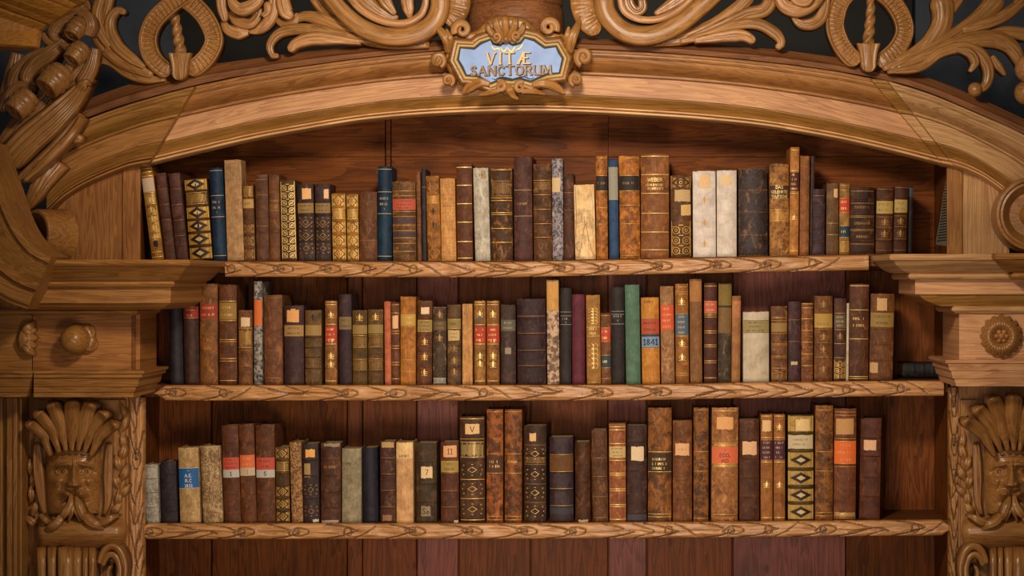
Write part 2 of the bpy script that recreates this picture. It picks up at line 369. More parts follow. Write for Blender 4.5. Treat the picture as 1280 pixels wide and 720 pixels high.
# ------------------------------------------------------------------ shelves with carved leaf edging
BASE = {1: [(100, 325), (300, 326), (640, 326.5), (880, 321.5), (1090, 317.5), (1240, 316.5)],
        2: [(100, 481), (640, 481), (800, 480.5), (930, 478), (1110, 475.5), (1240, 475)],
        3: [(100, 654.5), (640, 654.5), (900, 652.5), (1100, 650.5), (1240, 649.5)]}
YS = .03
def basepy(r, px):
    q = BASE[r]; return float(np.interp(px, [a for a, _ in q], [b for _, b in q]))
def edging(L, W, seed, amp=.011, taper=(0, 0), pitch=62., step=.0012, m=21):
    """carved half-round strip of length L, width W: arrays (s, v, height, grime); overlapping oak leaves with buds"""
    r = random.Random(seed); n = int(L/step)+1; s = np.linspace(0, L/S, n); v = np.linspace(-1, 1, m)
    A, B = np.meshgrid(s, v, indexing='ij'); hwp = W/S/2
    T = np.sqrt(np.maximum(.0, 1-(B*.985)**2)); H = amp*T**.8
    dist = np.full(A.shape, 9e9); mid = np.full(A.shape, 9e9); x = r.uniform(4, 20); lift = np.zeros_like(A)
    def pl(pts, target):
        pts = cr(pts, 14)
        for (a, b), (c, d) in zip(pts[:-1], pts[1:]):
            i0, i1 = np.searchsorted(s, (min(a, c)-6, max(a, c)+6))
            if i1 <= i0: continue
            X, Y = A[i0:i1], B[i0:i1]*hwp; dx, dy = c-a, (d-b)*hwp; l = dx*dx+dy*dy+1e-9
            u = np.clip(((X-a)*dx+(Y-b*hwp)*dy)/l, 0, 1); q = np.hypot(X-a-u*dx, Y-b*hwp-u*dy)
            target[i0:i1] = np.minimum(target[i0:i1], q)
    nodes = []
    while x < L/S:
        k = r.choice((0, 0, 3, 1, 2)); f = r.choice((-1, 1)); nodes.append((x, f)); j = lambda a: r.uniform(-a, a)
        pl([(x-34+j(6), .97*f), (x-16+j(3), .62*f), (x-3+j(3), .18*f), (x+8, -.12*f)], dist)
        pl([(x-30+j(6), -.97*f), (x-12+j(4), -.72*f), (x+8, -.12*f)], dist)
        if k == 0:
            pl([(x-6, -.2*f), (x+2, .42*f), (x+12, .45*f), (x+22, 0), (x+12, -.55*f), (x+2, -.6*f), (x-6, -.2*f)], dist)
            pl([(x+4+4.2*math.cos(a/4), .42*math.sin(a/4)-.08*f) for a in range(26)], dist)
        elif k == 1:
            pl([(x+6, .95*f), (x+20+j(3), .4*f), (x+34, -.08*f), (x+22, -.5*f), (x+8, -.95*f)], dist)
        elif k == 3:
            pl([(x-22+j(5), .5*f), (x-4, .1*f), (x+16+j(4), -.1*f), (x+30, .3*f)], dist); pl([(x+2, .95*f), (x+14, .55*f), (x+26, .1*f)], dist)
        else:
            pl([(x-4+5*math.cos(a/4), .55*math.sin(a/4)) for a in range(26)], dist)
            pl([(x+4, .9*f), (x+18, .2*f), (x+30, -.7*f)], dist)
        for q in range(3):
            o = r.uniform(-.6, .6); pl([(x+24+j(5), o*.4), (x+42+j(5), o), (x+58+j(6), o*.7+j(.3))], mid)
        x += pitch+r.uniform(-9, 12)
    prev = np.full(A.shape, -60.); ramp = np.zeros_like(A)
    for xn, fn in nodes+[(L/S+60, 1)]:
        bd = xn+8-42*np.abs(B+.12*fn)**1.25; msk = (A >= prev) & (A < bd); ramp = np.where(msk, (A-prev)/np.maximum(bd-prev, 8), ramp); prev = np.maximum(prev, bd)
    gv = np.exp(-(dist/.85)**2); mv = np.exp(-(mid/1.3)**2)
    swell = .0012*np.sin(A/11.+2*np.sin(A/23.)+B*2.2)+.0009*np.sin(B*9+1.3*np.sin(A/17.))
    H = H-.0030*gv*(T > .15)-.0012*mv+swell*T+T*.0034*(np.clip(ramp, 0, 1)-.5)
    lf = np.clip(A/14, 0, 1) if taper[0] else 1; rt = np.clip((L/S-A)/14, 0, 1) if taper[1] else 1
    return A*S, B*lf*rt, H, np.clip(gv*.85+.10*mv, 0, 1)
def shelf(r, p0, p1, label, taper):
    th = thing('bookshelf', label, 'shelf')
    a, b = xpx(p0, 0), xpx(p1, 0); hgt = 19.*S; A, B, H, G = edging(b-a, hgt, 11*r, taper=taper)
    V = []; Gr = []
    for i in range(A.shape[0]):
        X = a+A[i, 0]; px = X/S+VX; py = basepy(r, px)+.5; zt = P(0, py, 0)[2]-.001
        row = [(X, .012-H[i, j], zt-hgt/2+B[i, j]*hgt/2) for j in range(A.shape[1])]
        V.append([(X, .028, row[0][2])]+row+[(X, .028, row[-1][2])]); g = [(A[i, j], B[i, j]*.02, H[i, j]) for j in range(A.shape[1])]
        Gr.append([g[0]]+g+[g[-1]])
    mb = MB(); q = [[0]+list(x)+[0] for x in G]; k = mb.grid(V, Gr, q); m = len(V[0])
    mb.f.append(tuple(k+j for j in range(m))); mb.f.append(tuple(k+(len(V)-1)*m+j for j in range(m)))
    mb.build('carved_edging', WD['twig'], th, smooth=True, angle=60)
    mb = MB(); n = 30; rows = []
    for i in range(n+1):
        X = lerp(WL+.001, WR-.001, i/n); px = X*D/(D+YS)/S+VX; z = P(0, basepy(r, px), YS)[2]
        rows.append([(X, .029, z), (X, YB-.001, z), (X, YB-.001, z-.03), (X, .029, z-.03)])
    k = mb.grid(rows, closev=True); mb.f += [(k, k+1, k+2, k+3), (k+4*n, k+4*n+1, k+4*n+2, k+4*n+3)]
    mb.build('board', WD['shelf'], th)
    return th
shelf(1, 281, 1086, 'top shelf under the arch, its front edge carved with overlapping leaves', (0, 0))
shelf(2, 192, 1180, 'middle shelf, its front edge carved with overlapping leaves and buds', (1, 0))
shelf(3, 169, 1192, 'bottom shelf in view, its carved leaf edging running between the two mask pilasters', (1, 1))

# ------------------------------------------------------------------ arch
ar = thing('arched_cornice', 'wide moulded pine arch spanning the bookcase above the top row', 'cornice')
LC = [(178, 207), (250, 189.5), (320, 173.5), (400, 159), (459, 150), (540, 143), (640, 139.5), (720, 140.5), (800, 144.5), (880, 150), (960, 158.5), (1040, 172.5), (1080, 181), (1130, 193), (1184, 207)]
UC = [(245, 107.5), (320, 92), (400, 80), (459, 72.5), (534, 65), (640, 59.5), (737, 62), (850, 68), (960, 78), (1040, 88.5), (1090, 98)]
BEAD = [(0, -.018), (.004, -.026), (.02, -.031), (.045, -.031), (.055, -.024), (.06, -.027), (.075, -.036), (.095, -.036), (.105, -.028)]
COVE = [(.105, -.026), (.13, -.029), (.17, -.037), (.22, -.048), (.26, -.055), (.28, -.056)]
FRZ = [(.28, -.060), (.285, -.062), (.59, -.062)]
CRN = [(.59, -.064), (.595, -.070), (.61, -.076), (.64, -.076), (.66, -.070), (.665, -.066), (.68, -.07), (.73, -.086), (.79, -.098), (.85, -.104), (.885, -.105), (.89, -.112), (.92, -.116), (.95, -.116), (.955, -.122), (.99, -.124), (1., -.12)]
def arch_seg(L, U, off, mats, n=90):
    for nm, pr, k in (('bead_moulding', BEAD, mats[0]), ('cove_moulding', COVE, mats[1]), ('frieze_band', FRZ, mats[2]), ('crown_moulding', CRN, mats[3])):
        mb = MB(); loft(mb, L, U, [(t, y-off) for t, y in pr], n); mb.build(nm, WD[k], ar, smooth=True, angle=28)
arch_seg(LC, UC, 0, ('light', 'mould', 'pale', 'honey'))
arch_seg([(1180, 206), (1186, 207), (1196, 209)], [(1088, 98), (1100, 99), (1113, 101.5)], .018, ('light', 'mould', 'right', 'mould'), 6)
arch_seg([(1194, 208), (1215, 215), (1240, 229), (1266, 252), (1296, 296)], [(1110, 101), (1163, 117.5), (1222, 142), (1280, 168), (1345, 205)], .04, ('light', 'mould', 'right', 'right'), 40)
arch_seg([(186, 204), (168, 207), (150, 212), (110, 229), (80, 247), (58, 268)], [(243, 108), (226, 112), (200, 119), (150, 134), (100, 153), (60, 173)], .03, ('left', 'mould', 'left', 'mould'), 40)
# plain strip above the crown on which the openwork stands
mb = MB(); loft(mb, [(100, 150), (160, 129), (245, 106), (320, 91), (400, 79), (459, 71.5), (534, 64), (640, 58.5), (737, 61), (850, 67), (960, 77), (1040, 87.5), (1113, 101), (1163, 116), (1222, 141), (1300, 176)],
     [(100, 128), (160, 106), (245, 84), (320, 73), (400, 62), (459, 57), (534, 51), (640, 46), (737, 48), (850, 53), (960, 61), (1040, 71), (1113, 84), (1163, 98), (1222, 122), (1300, 158)],
     [(0, -.075), (.4, -.078), (.5, -.084), (.62, -.076), (1, -.06)], 90, .02)
mb.build('top_strip', WD['lip'], ar, smooth=True, angle=40)
# panels between the arch and the top shelf
for nm, poly, Y, k in (('spandrel_panel', [(70, 326), (155, 326), (155, 208), (120, 220), (90, 236), (70, 252)], -.006, 'spandrel'),
                       ('spandrel_stile', [(153, 326), (174.8, 326), (174.8, 203), (153, 207)], -.014, 'spandrel'),
                       ('spandrel_panel', [(1202, 322), (1262, 322), (1262, 250), (1240, 228), (1202, 206)], -.006, 'right'),
                       ('spandrel_stile', [(1184, 322), (1203, 322), (1203, 203), (1184, 200)], -.014, 'left')):
    mb = MB(); mb.prism([(P(a, b, Y)[0], P(a, b, Y)[2]) for a, b in poly], Y, .0, 'z'); mb.build(nm, WD[k], ar, bevel=.002)
# ------------------------------------------------------------------ pilasters
pl_ = thing('pilaster', 'left pilaster of the bookcase with its moulded capital and a round knob', 'pilaster', (P(60, 0, 0)[0], 0, 0))
pr_ = thing('pilaster', 'right pilaster of the bookcase with its moulded capital and a carved flower', 'pilaster', (P(1240, 0, 0)[0], 0, 0))
def part(mb, name, mat, root, **k):
    ox = root.location.x; mb.v = [(x-ox, y, z) for x, y, z in mb.v]
    return mb.build(name, mat, root, **k)
capL = [(324.5, 236, -.40), (329, 238, -.405), (332, 237, -.40), (333, 233, -.395), (337, 231, -.385), (343, 227, -.37), (350, 222, -.352), (352, 217, -.345), (355, 218, -.345), (358, 217, -.34), (359.5, 213, -.335)]
mb = MB(); moulded(mb, capL, 48, 1); part(mb, 'capital_cornice', WD['left'], pl_, bevel=.0008)
mb = MB(); moulded(mb, [(359, 214, -.325), (361, 213.5, -.325), (379, 213, -.325), (380, 211, -.32), (384, 206, -.31), (387, 200, -.295)], 26, 1); part(mb, 'capital_fascia', WD['left'], pl_, bevel=.0008)
mb = MB(); moulded(mb, [(387, 171, -.215), (389, 172, -.22), (392, 171, -.22), (394, 167, -.212)], -60, 1); part(mb, 'necking_fillet', WD['left'], pl_)
mb = MB(); moulded(mb, [(393.5, 175, -.15), (464, 175, -.15)], 140, 1); part(mb, 'frieze_return', WD['spandrel'], pl_)
mb = MB(); moulded(mb, [(393.5, 164, -.20), (464, 163.5, -.20)], 40.6, 1); part(mb, 'frieze_block', WD['spandrel'], pl_, bevel=.001)
mb = MB(); moulded(mb, [(393.5, 39.6, -.197), (464, 39.6, -.197)], -60, 1); part(mb, 'frieze_block', WD['left'], pl_, bevel=.001)
bsL = [(463.5, 180, -.235), (467, 180, -.235), (467.5, 178, -.23), (472, 177, -.228), (473, 174, -.222), (483, 172, -.215), (484, 170, -.212), (490, 168, -.208), (491, 167, -.205), (496.5, 166.5, -.203)]
mb = MB(); moulded(mb, bsL, 42, 1); part(mb, 'base_moulding', WD['left'], pl_, bevel=.0006)
mb = MB(); moulded(mb, [(a, 41.4-(a-463)*.25, c-.004) for a, b, c in bsL], -60, 1); part(mb, 'base_moulding', WD['left'], pl_, bevel=.0006)
capR = [(317.5, 1113, -.33), (321, 1112, -.333), (325, 1113, -.33), (326, 1117, -.325), (331, 1120, -.315), (336, 1125, -.30), (340, 1132, -.288), (342, 1138, -.28), (343, 1136, -.285), (347, 1136, -.285), (349.5, 1138, -.28)]
mb = MB(); moulded(mb, capR, 1340, -1); part(mb, 'capital_cornice', WD['right'], pr_, bevel=.0008)
mb = MB(); moulded(mb, [(a-1, 1245+(b-1113)*.9, c-.05) for a, b, c in capR], 1345, -1); part(mb, 'capital_cornice', WD['left'], pr_, bevel=.0008)
mb = MB(); moulded(mb, [(349.5, 1144, -.265), (368, 1144, -.265)], 1340, -1); part(mb, 'capital_fascia', WD['pale'], pr_, bevel=.001)
mb = MB(); moulded(mb, [(368, 1150, -.258), (371, 1151, -.256), (375, 1156, -.25), (379, 1165, -.243), (383, 1177, -.235)], 1340, -1); part(mb, 'ovolo_moulding', WD['mould'], pr_, smooth=True, angle=30)
mb = MB(); moulded(mb, [(383, 1192, -.235), (385, 1190, -.238), (388, 1190, -.238), (391.5, 1194, -.232)], 1340, -1); part(mb, 'necking_fillet', WD['right'], pr_)
mb = MB(); moulded(mb, [(391.5, 1199, -.225), (450.5, 1199, -.225)], 1340, -1); part(mb, 'frieze_block', WD['pale'], pr_, bevel=.001)
mb = MB(); moulded(mb, [(450, 1182, -.245), (454, 1182, -.245), (455, 1185, -.241), (463, 1187, -.238), (464, 1189, -.236), (473, 1191, -.233), (474, 1193, -.231), (483, 1195.5, -.228)], 1340, -1); part(mb, 'base_moulding', WD['pale'], pr_, bevel=.0006)
# shafts below
mb = MB()
for a, b, y in ((-60, 3, -.10), (3, 8, -.085), (8, 16, -.11), (16, 21, -.118), (21, 27, -.09)):
    mb.box(xpx(a, y), y, 0, xpx(b, y), .0, zpx(497, y), 'z')
part(mb, 'panelled_post', WD['left'], pl_, bevel=.002)
mb = MB(); mb.box(xpx(-60, 0)-.02, -.026, 0, xpx(162, -.01), .0, zpx(495, -.01), 'z'); part(mb, 'shaft', WD['honey'], pl_)
mb = MB(); mb.box(xpx(1197, -.01), -.026, 0, xpx(1342, 0), .0, zpx(482, -.01), 'z'); part(mb, 'shaft', WD['mask'], pr_)
# solid cores behind capital and spandrel
mb = MB(); mb.box(xpx(-60, 0)-.02, -.01, zpx(497, 0), xpx(176, 0), .02, zpx(326, 0), 'z'); part(mb, 'core', WD['left'], pl_)
mb = MB(); mb.box(xpx(1188, 0), -.01, zpx(482, 0), xpx(1345, 0), .02, zpx(318, 0), 'z'); part(mb, 'core', WD['right'], pr_)
def vstrip(p0, p1, q0, q1, root, seed, mat, taperlow=0):
    """carved upright strip between pixel columns p0,p1 and rows q0,q1"""
    L = (q1-q0)*S; Wd = (p1-p0)*S; A, B, H, G = edging(L, Wd, seed, .012, pitch=48.); V = []; Gr = []
    xc = (xpx(p0, 0)+xpx(p1, 0))/2; z0 = zpx(q0, 0)
    for i in range(A.shape[0]):
        row = [(xc+B[i, j]*Wd/2, .0-H[i, j], z0-A[i, 0]) for j in range(A.shape[1])]
        V.append([(row[0][0], .02, row[0][2])]+row+[(row[-1][0], .02, row[-1][2])]); g = [(A[i, j], B[i, j]*.02, H[i, j]) for j in range(A.shape[1])]; Gr.append([g[0]]+g+[g[-1]])
    mb = MB(); mb.grid(V, Gr, [[0]+list(x)+[0] for x in G]); part(mb, 'carved_border', mat, root, smooth=True, angle=60)
vstrip(161.5, 180, 497, 760, pl_, 5, WD['twig'])
vstrip(1186, 1199, 484, 760, pr_, 6, WD['carve'])
# lower ends of border, plain down to the floor
for x0, x1, rt in ((162, 180, pl_), (1186, 1199, pr_)):
    mb = MB(); mb.box(xpx(x0, 0), -.008, 0, xpx(x1, 0), .02, zpx(760, 0), 'z'); part(mb, 'border_foot', WD['carve'], rt)
# knob on its leaf rosette, left
mb = MB()
for a in range(5):
    t0 = .5+a*2*math.pi/5
    leaf(mb, [(100, 424, -.205), (100+13*math.cos(t0), 424+12*math.sin(t0), -.215), (100+25*math.cos(t0), 424+21*math.sin(t0), -.205)], [4, 11, 10, 4], 12, 9, .4)
o = part(mb, 'knob_rosette', WD['mask'], pl_, smooth=True)
mb = MB(); c = P(100, 424, -.2); mb.lathe([(.0, -.085), (.012, -.083), (.024, -.075), (.032, -.06), (.035, -.045), (.033, -.03), (.024, -.018), (.016, -.008), (.016, .005), (0, .006)], c, (0, 1, 0), 32)
part(mb, 'round_knob', wood('wood_knob', 'a07038', '7a4e22', 1., .28, .1, .2), pl_, smooth=True)
mb = MB()
for i, (py, rr) in enumerate(((402, 9), (411, 13), (422, 15), (433, 13), (444, 9))):
    leaf(mb, [(29, 423, -.205), (34, lerp(423, py, .6), -.225), (47-abs(i-2)*1.5, py, -.21)], [5, 6, 5, 2], 12, 9, .5, rib=.2)
leaf(mb, [(27, 440, -.21), (29, 424, -.225), (30, 408, -.21)], [3, 7, 3], 12, 9, .5)
part(mb, 'half_rosette', WD['mask'], pl_, smooth=True)
# flower on right frieze
mb = MB()
for a in range(16):
    t0 = a*2*math.pi/16; q = lambda r_, y: (1252+r_*math.cos(t0), 420.5+r_*math.sin(t0), y)
    leaf(mb, [q(6, -.24), q(16, -.252), q(27, -.232)], [1.6, 4.6, 5.4, 2.2], 14, 9, .5, rib=.25)
part(mb, 'flower_petals', WD['mask'], pr_, smooth=True)
mb = MB(); ball(mb, 1252, 420.5, -.245, 5)
for a in range(6): ball(mb, 1252+6*math.cos(a*1.047), 420.5+6*math.sin(a*1.047), -.247, 3.2)
part(mb, 'flower_heart', WD['honey'], pr_, smooth=True)
# ------------------------------------------------------------------ lettering: strokes in a unit-high cell
FONT = {
 'A': (.8, [[(0, 0), (.4, 1), (.8, 0)], [(.15, .36), (.65, .36)]]), 'B': (.62, [[(0, 0), (0, 1), (.4, 1), (.55, .76), (.4, .53), (0, .53)], [(.4, .53), (.62, .27), (.42, 0), (0, 0)]]),
 'C': (.72, [[(.7, .8), (.5, .98), (.25, .95), (.04, .65), (.04, .35), (.25, .05), (.5, .02), (.7, .2)]]), 'D': (.72, [[(0, 0), (0, 1), (.4, .98), (.7, .65), (.7, .35), (.4, .02), (0, 0)]]),
 'E': (.56, [[(.56, 1), (0, 1), (0, 0), (.56, 0)], [(0, .52), (.45, .52)]]), 'G': (.75, [[(.7, .8), (.5, .98), (.25, .95), (.04, .65), (.04, .35), (.25, .05), (.5, .02), (.72, .15), (.72, .45), (.45, .45)]]),
 'H': (.7, [[(0, 0), (0, 1)], [(.7, 0), (.7, 1)], [(0, .5), (.7, .5)]]), 'I': (.12, [[(.06, 0), (.06, 1)]]), 'L': (.52, [[(0, 1), (0, 0), (.52, 0)]]),
 'M': (.9, [[(0, 0), (.1, 1), (.45, .15), (.8, 1), (.9, 0)]]), 'N': (.74, [[(0, 0), (0, 1), (.74, 0), (.74, 1)]]),
 'O': (.8, [[(.4, 0), (.12, .12), (.0, .5), (.12, .88), (.4, 1), (.68, .88), (.8, .5), (.68, .12), (.4, 0)]]), 'P': (.58, [[(0, 0), (0, 1), (.42, 1), (.58, .75), (.42, .48), (0, .48)]]),
 'R': (.66, [[(0, 0), (0, 1), (.42, 1), (.58, .76), (.42, .5), (0, .5)], [(.3, .5), (.66, 0)]]), 'S': (.56, [[(.52, .82), (.38, .99), (.15, .97), (.04, .76), (.18, .57), (.42, .43), (.53, .22), (.38, .02), (.14, .02), (.01, .2)]]),
 'T': (.72, [[(.36, 0), (.36, 1)], [(0, 1), (.72, 1)]]), 'U': (.7, [[(0, 1), (0, .3), (.15, .03), (.4, .0), (.62, .1), (.7, .3)], [(.7, 1), (.7, 0)]]), 'V': (.76, [[(0, 1), (.38, 0), (.76, 1)]]),
 'W': (1.05, [[(0, 1), (.26, 0), (.52, .9), (.78, 0), (1.05, 1)]]), 'Æ': (1.1, [[(0, 0), (.55, 1), (1.08, 1)], [(.18, .36), (.55, .36)], [(.55, 1), (.55, 0), (1.1, 0)], [(.55, .52), (.98, .52)]]),
 '1': (.3, [[(0, .78), (.18, 1), (.18, 0)], [(.02, 0), (.34, 0)]]), '2': (.55, [[(.02, .78), (.15, .98), (.4, .97), (.5, .75), (.02, 0), (.55, 0)]]), '3': (.52, [[(.03, .9), (.25, 1), (.46, .78), (.22, .53), (.5, .28), (.25, 0), (.0, .1)]]),
 '4': (.6, [[(.45, 0), (.45, 1), (0, .3), (.6, .3)]]), '5': (.52, [[(.48, 1), (.08, 1), (.04, .55), (.35, .58), (.5, .3), (.3, .02), (.0, .08)]]), '7': (.5, [[(0, 1), (.5, 1), (.15, 0)]]),
 '8': (.55, [[(.27, .53), (.06, .75), (.27, 1), (.48, .75), (.27, .53), (.02, .25), (.27, 0), (.53, .25), (.27, .53)]]),
 'o': (.5, [[(.25, 0), (.05, .12), (.02, .32), (.25, .52), (.46, .32), (.45, .12), (.25, 0)]]), '.': (.15, [[(.02, .0), (.1, .08)]]), '-': (.4, [[(.05, .45), (.35, .45)]]), ' ': (.35, []),
}
def text_w(s, gap=.22): return sum(FONT[c][0] for c in s)+gap*(len(s)-1)

class Dec:
    """flat marks laid on a book spine (x from the middle, z from the foot), bent to its curve"""
    def __init__(s, bk): s.b = bk; s.v = []; s.f = []
    def quad(s, q):
        n = max(1, int(abs(q[1][0]-q[0][0])/(.12*s.b.w)+.5)); k = len(s.v)
        for i in range(n+1):
            t = i/n; s.v += [(lerp(q[0][0], q[1][0], t), lerp(q[0][1], q[1][1], t)), (lerp(q[3][0], q[2][0], t), lerp(q[3][1], q[2][1], t))]
        s.f += [(k+2*i, k+2*i+2, k+2*i+3, k+2*i+1) for i in range(n)]
    def rect(s, x0, z0, x1, z1): s.quad([(x0, z0), (x1, z0), (x1, z1), (x0, z1)])
    def poly(s, pts):
        k = len(s.v); s.v += pts; s.f.append(tuple(range(k, k+len(pts))))
    def path(s, pts, w):
        for (a, b), (c, d) in zip(pts[:-1], pts[1:]):
            l = math.hypot(c-a, d-b)
            if l < 1e-7: continue
            nx, nz = -(d-b)/l*w/2, (c-a)/l*w/2; ex, ez = (c-a)/l*w*.3, (d-b)/l*w*.3
            k = len(s.v); s.v += [(a+nx-ex, b+nz-ez), (a-nx-ex, b-nz-ez), (c-nx+ex, d-nz+ez), (c+nx+ex, d+nz+ez)]; s.f.append((k, k+1, k+2, k+3))
    def ring(s, x, z, r, w, a0=0, a1=6.2832, n=12, rz=None):
        s.path([(x+r*math.cos(a0+(a1-a0)*i/n), z+(rz or r)*math.sin(a0+(a1-a0)*i/n)) for i in range(n+1)], w)
    def text(s, st, zc, h, wmax, bold=.13):
        w = text_w(st)*h; k = min(1., wmax/w); x = -w*k/2
        for c in st:
            cw, pl = FONT[c]
            for p in pl: s.path([(x+a*h*k, zc-h/2+b*h) for a, b in p], bold*h)
            x += (cw+.22)*h*k
    def scrib(s, zc, h, w, r):
        """worn, unreadable line of print"""
        x = -w/2
        while x < w/2-h*.3:
            g = h*r.uniform(.3, .7)
            if r.random() < .85:
                s.path([(x, zc-h/2), (x, zc+h/2)], h*.16)
                if r.random() < .6: s.path([(x, zc+h*r.choice((-.4, 0, .4))), (x+g*.6, zc+h*r.choice((-.4, 0, .4)))], h*.15)
            x += g+h*.12
    def build(s, name, mat, parent, lift=.00035):
        if not s.v: return None
        me = bpy.data.meshes.new(name); vs = [(x, s.b.sy(x, z)-lift, z) for x, z in s.v]; me.from_pydata(vs, [], s.f); me.materials.append(mat)
        o = bpy.data.objects.new(name, me); COL.objects.link(o); o.parent = parent
        return o

class Book:
    def __init__(s, w, h, d, bulge, bands, bh):
        s.w, s.h, s.d, s.bulge, s.bands, s.bh = w, h, d, bulge, bands, bh
    def sy(s, x, z):
        u = min(1., abs(x)/(s.w/2)); b = s.bulge*(1-u**2.2)
        if s.bands:
            q = sum(math.exp(-((z-zb)/.0026)**2) for zb in s.bands); b += s.bh*q*(1-u**6)
        return -b
    def cover(s, root, mat, r, rough=1.):
        w, h, d = s.w/2, s.h, s.d; mb = MB(); nx = 12
        zs = sorted(set([0, .0015, h-.0015, h]+[h*i/26 for i in range(27)]+[zb+k for zb in s.bands for k in (-.0045, -.0028, -.0015, 0, .0015, .0028, .0045)]))
        xs = [-w+2*w*i/nx for i in range(nx+1)]; V = []; Wr = []; ew = [r.choice((0, .05, .12, .45)) for _ in (0, 1)]
        for iz, z in enumerate(zs):
            e = min(z, h-z); tip = max(0, 1-e/.004); row = []; wr = []
            for x in xs:
                u = abs(x)/w; jag = 0
                if z == h: jag = r.uniform(-.0013, .0007)*rough
                y = s.sy(x, z)*(1-.10*tip)+.0012*tip
                row.append((x, y, z+jag))
                bandw = max([math.exp(-((z-zb)/.0022)**2) for zb in s.bands] or [0])
                wr.append(min(1, max(u**8*ew[x > 0], tip*.9, bandw*.6)))
            row = [(xs[0], .0045, z)]+row+[(xs[-1], .0045, z)]; wr = [.2]+wr+[.2]
            inn = [(x*.94, max(s.sy(x, h*.5)+.003, -.5), z) for x in reversed(xs)]
            V.append(row+inn); Wr.append(wr+[.3]*len(inn))
        b = mb.grid(V, None, Wr, closev=True); m = len(V[0])
        mb.f.append(tuple(b+j for j in range(m))); mb.f.append(tuple(b+(len(V)-1)*m+j for j in range(m)))
        for sg in (-1, 1):
            x0, x1 = (-w, -w+.0026) if sg < 0 else (w-.0026, w)
            k = len(mb.v); mb.box(x0, .004, 0, x1, d, h-.0005, 'z'); mb.d[k:] = [.45, .45, .45, .45]*2
        o = mb.build('cover', mat, root, smooth=True, attr='wear', angle=40)
        return o
    def pages(s, root, mat):
        w = s.w/2-.0028; mb = MB(); mb.box(-w, .004, .003, w, s.d-.004, s.h-.004, 'z'); mb.build('page_block', mat, root)

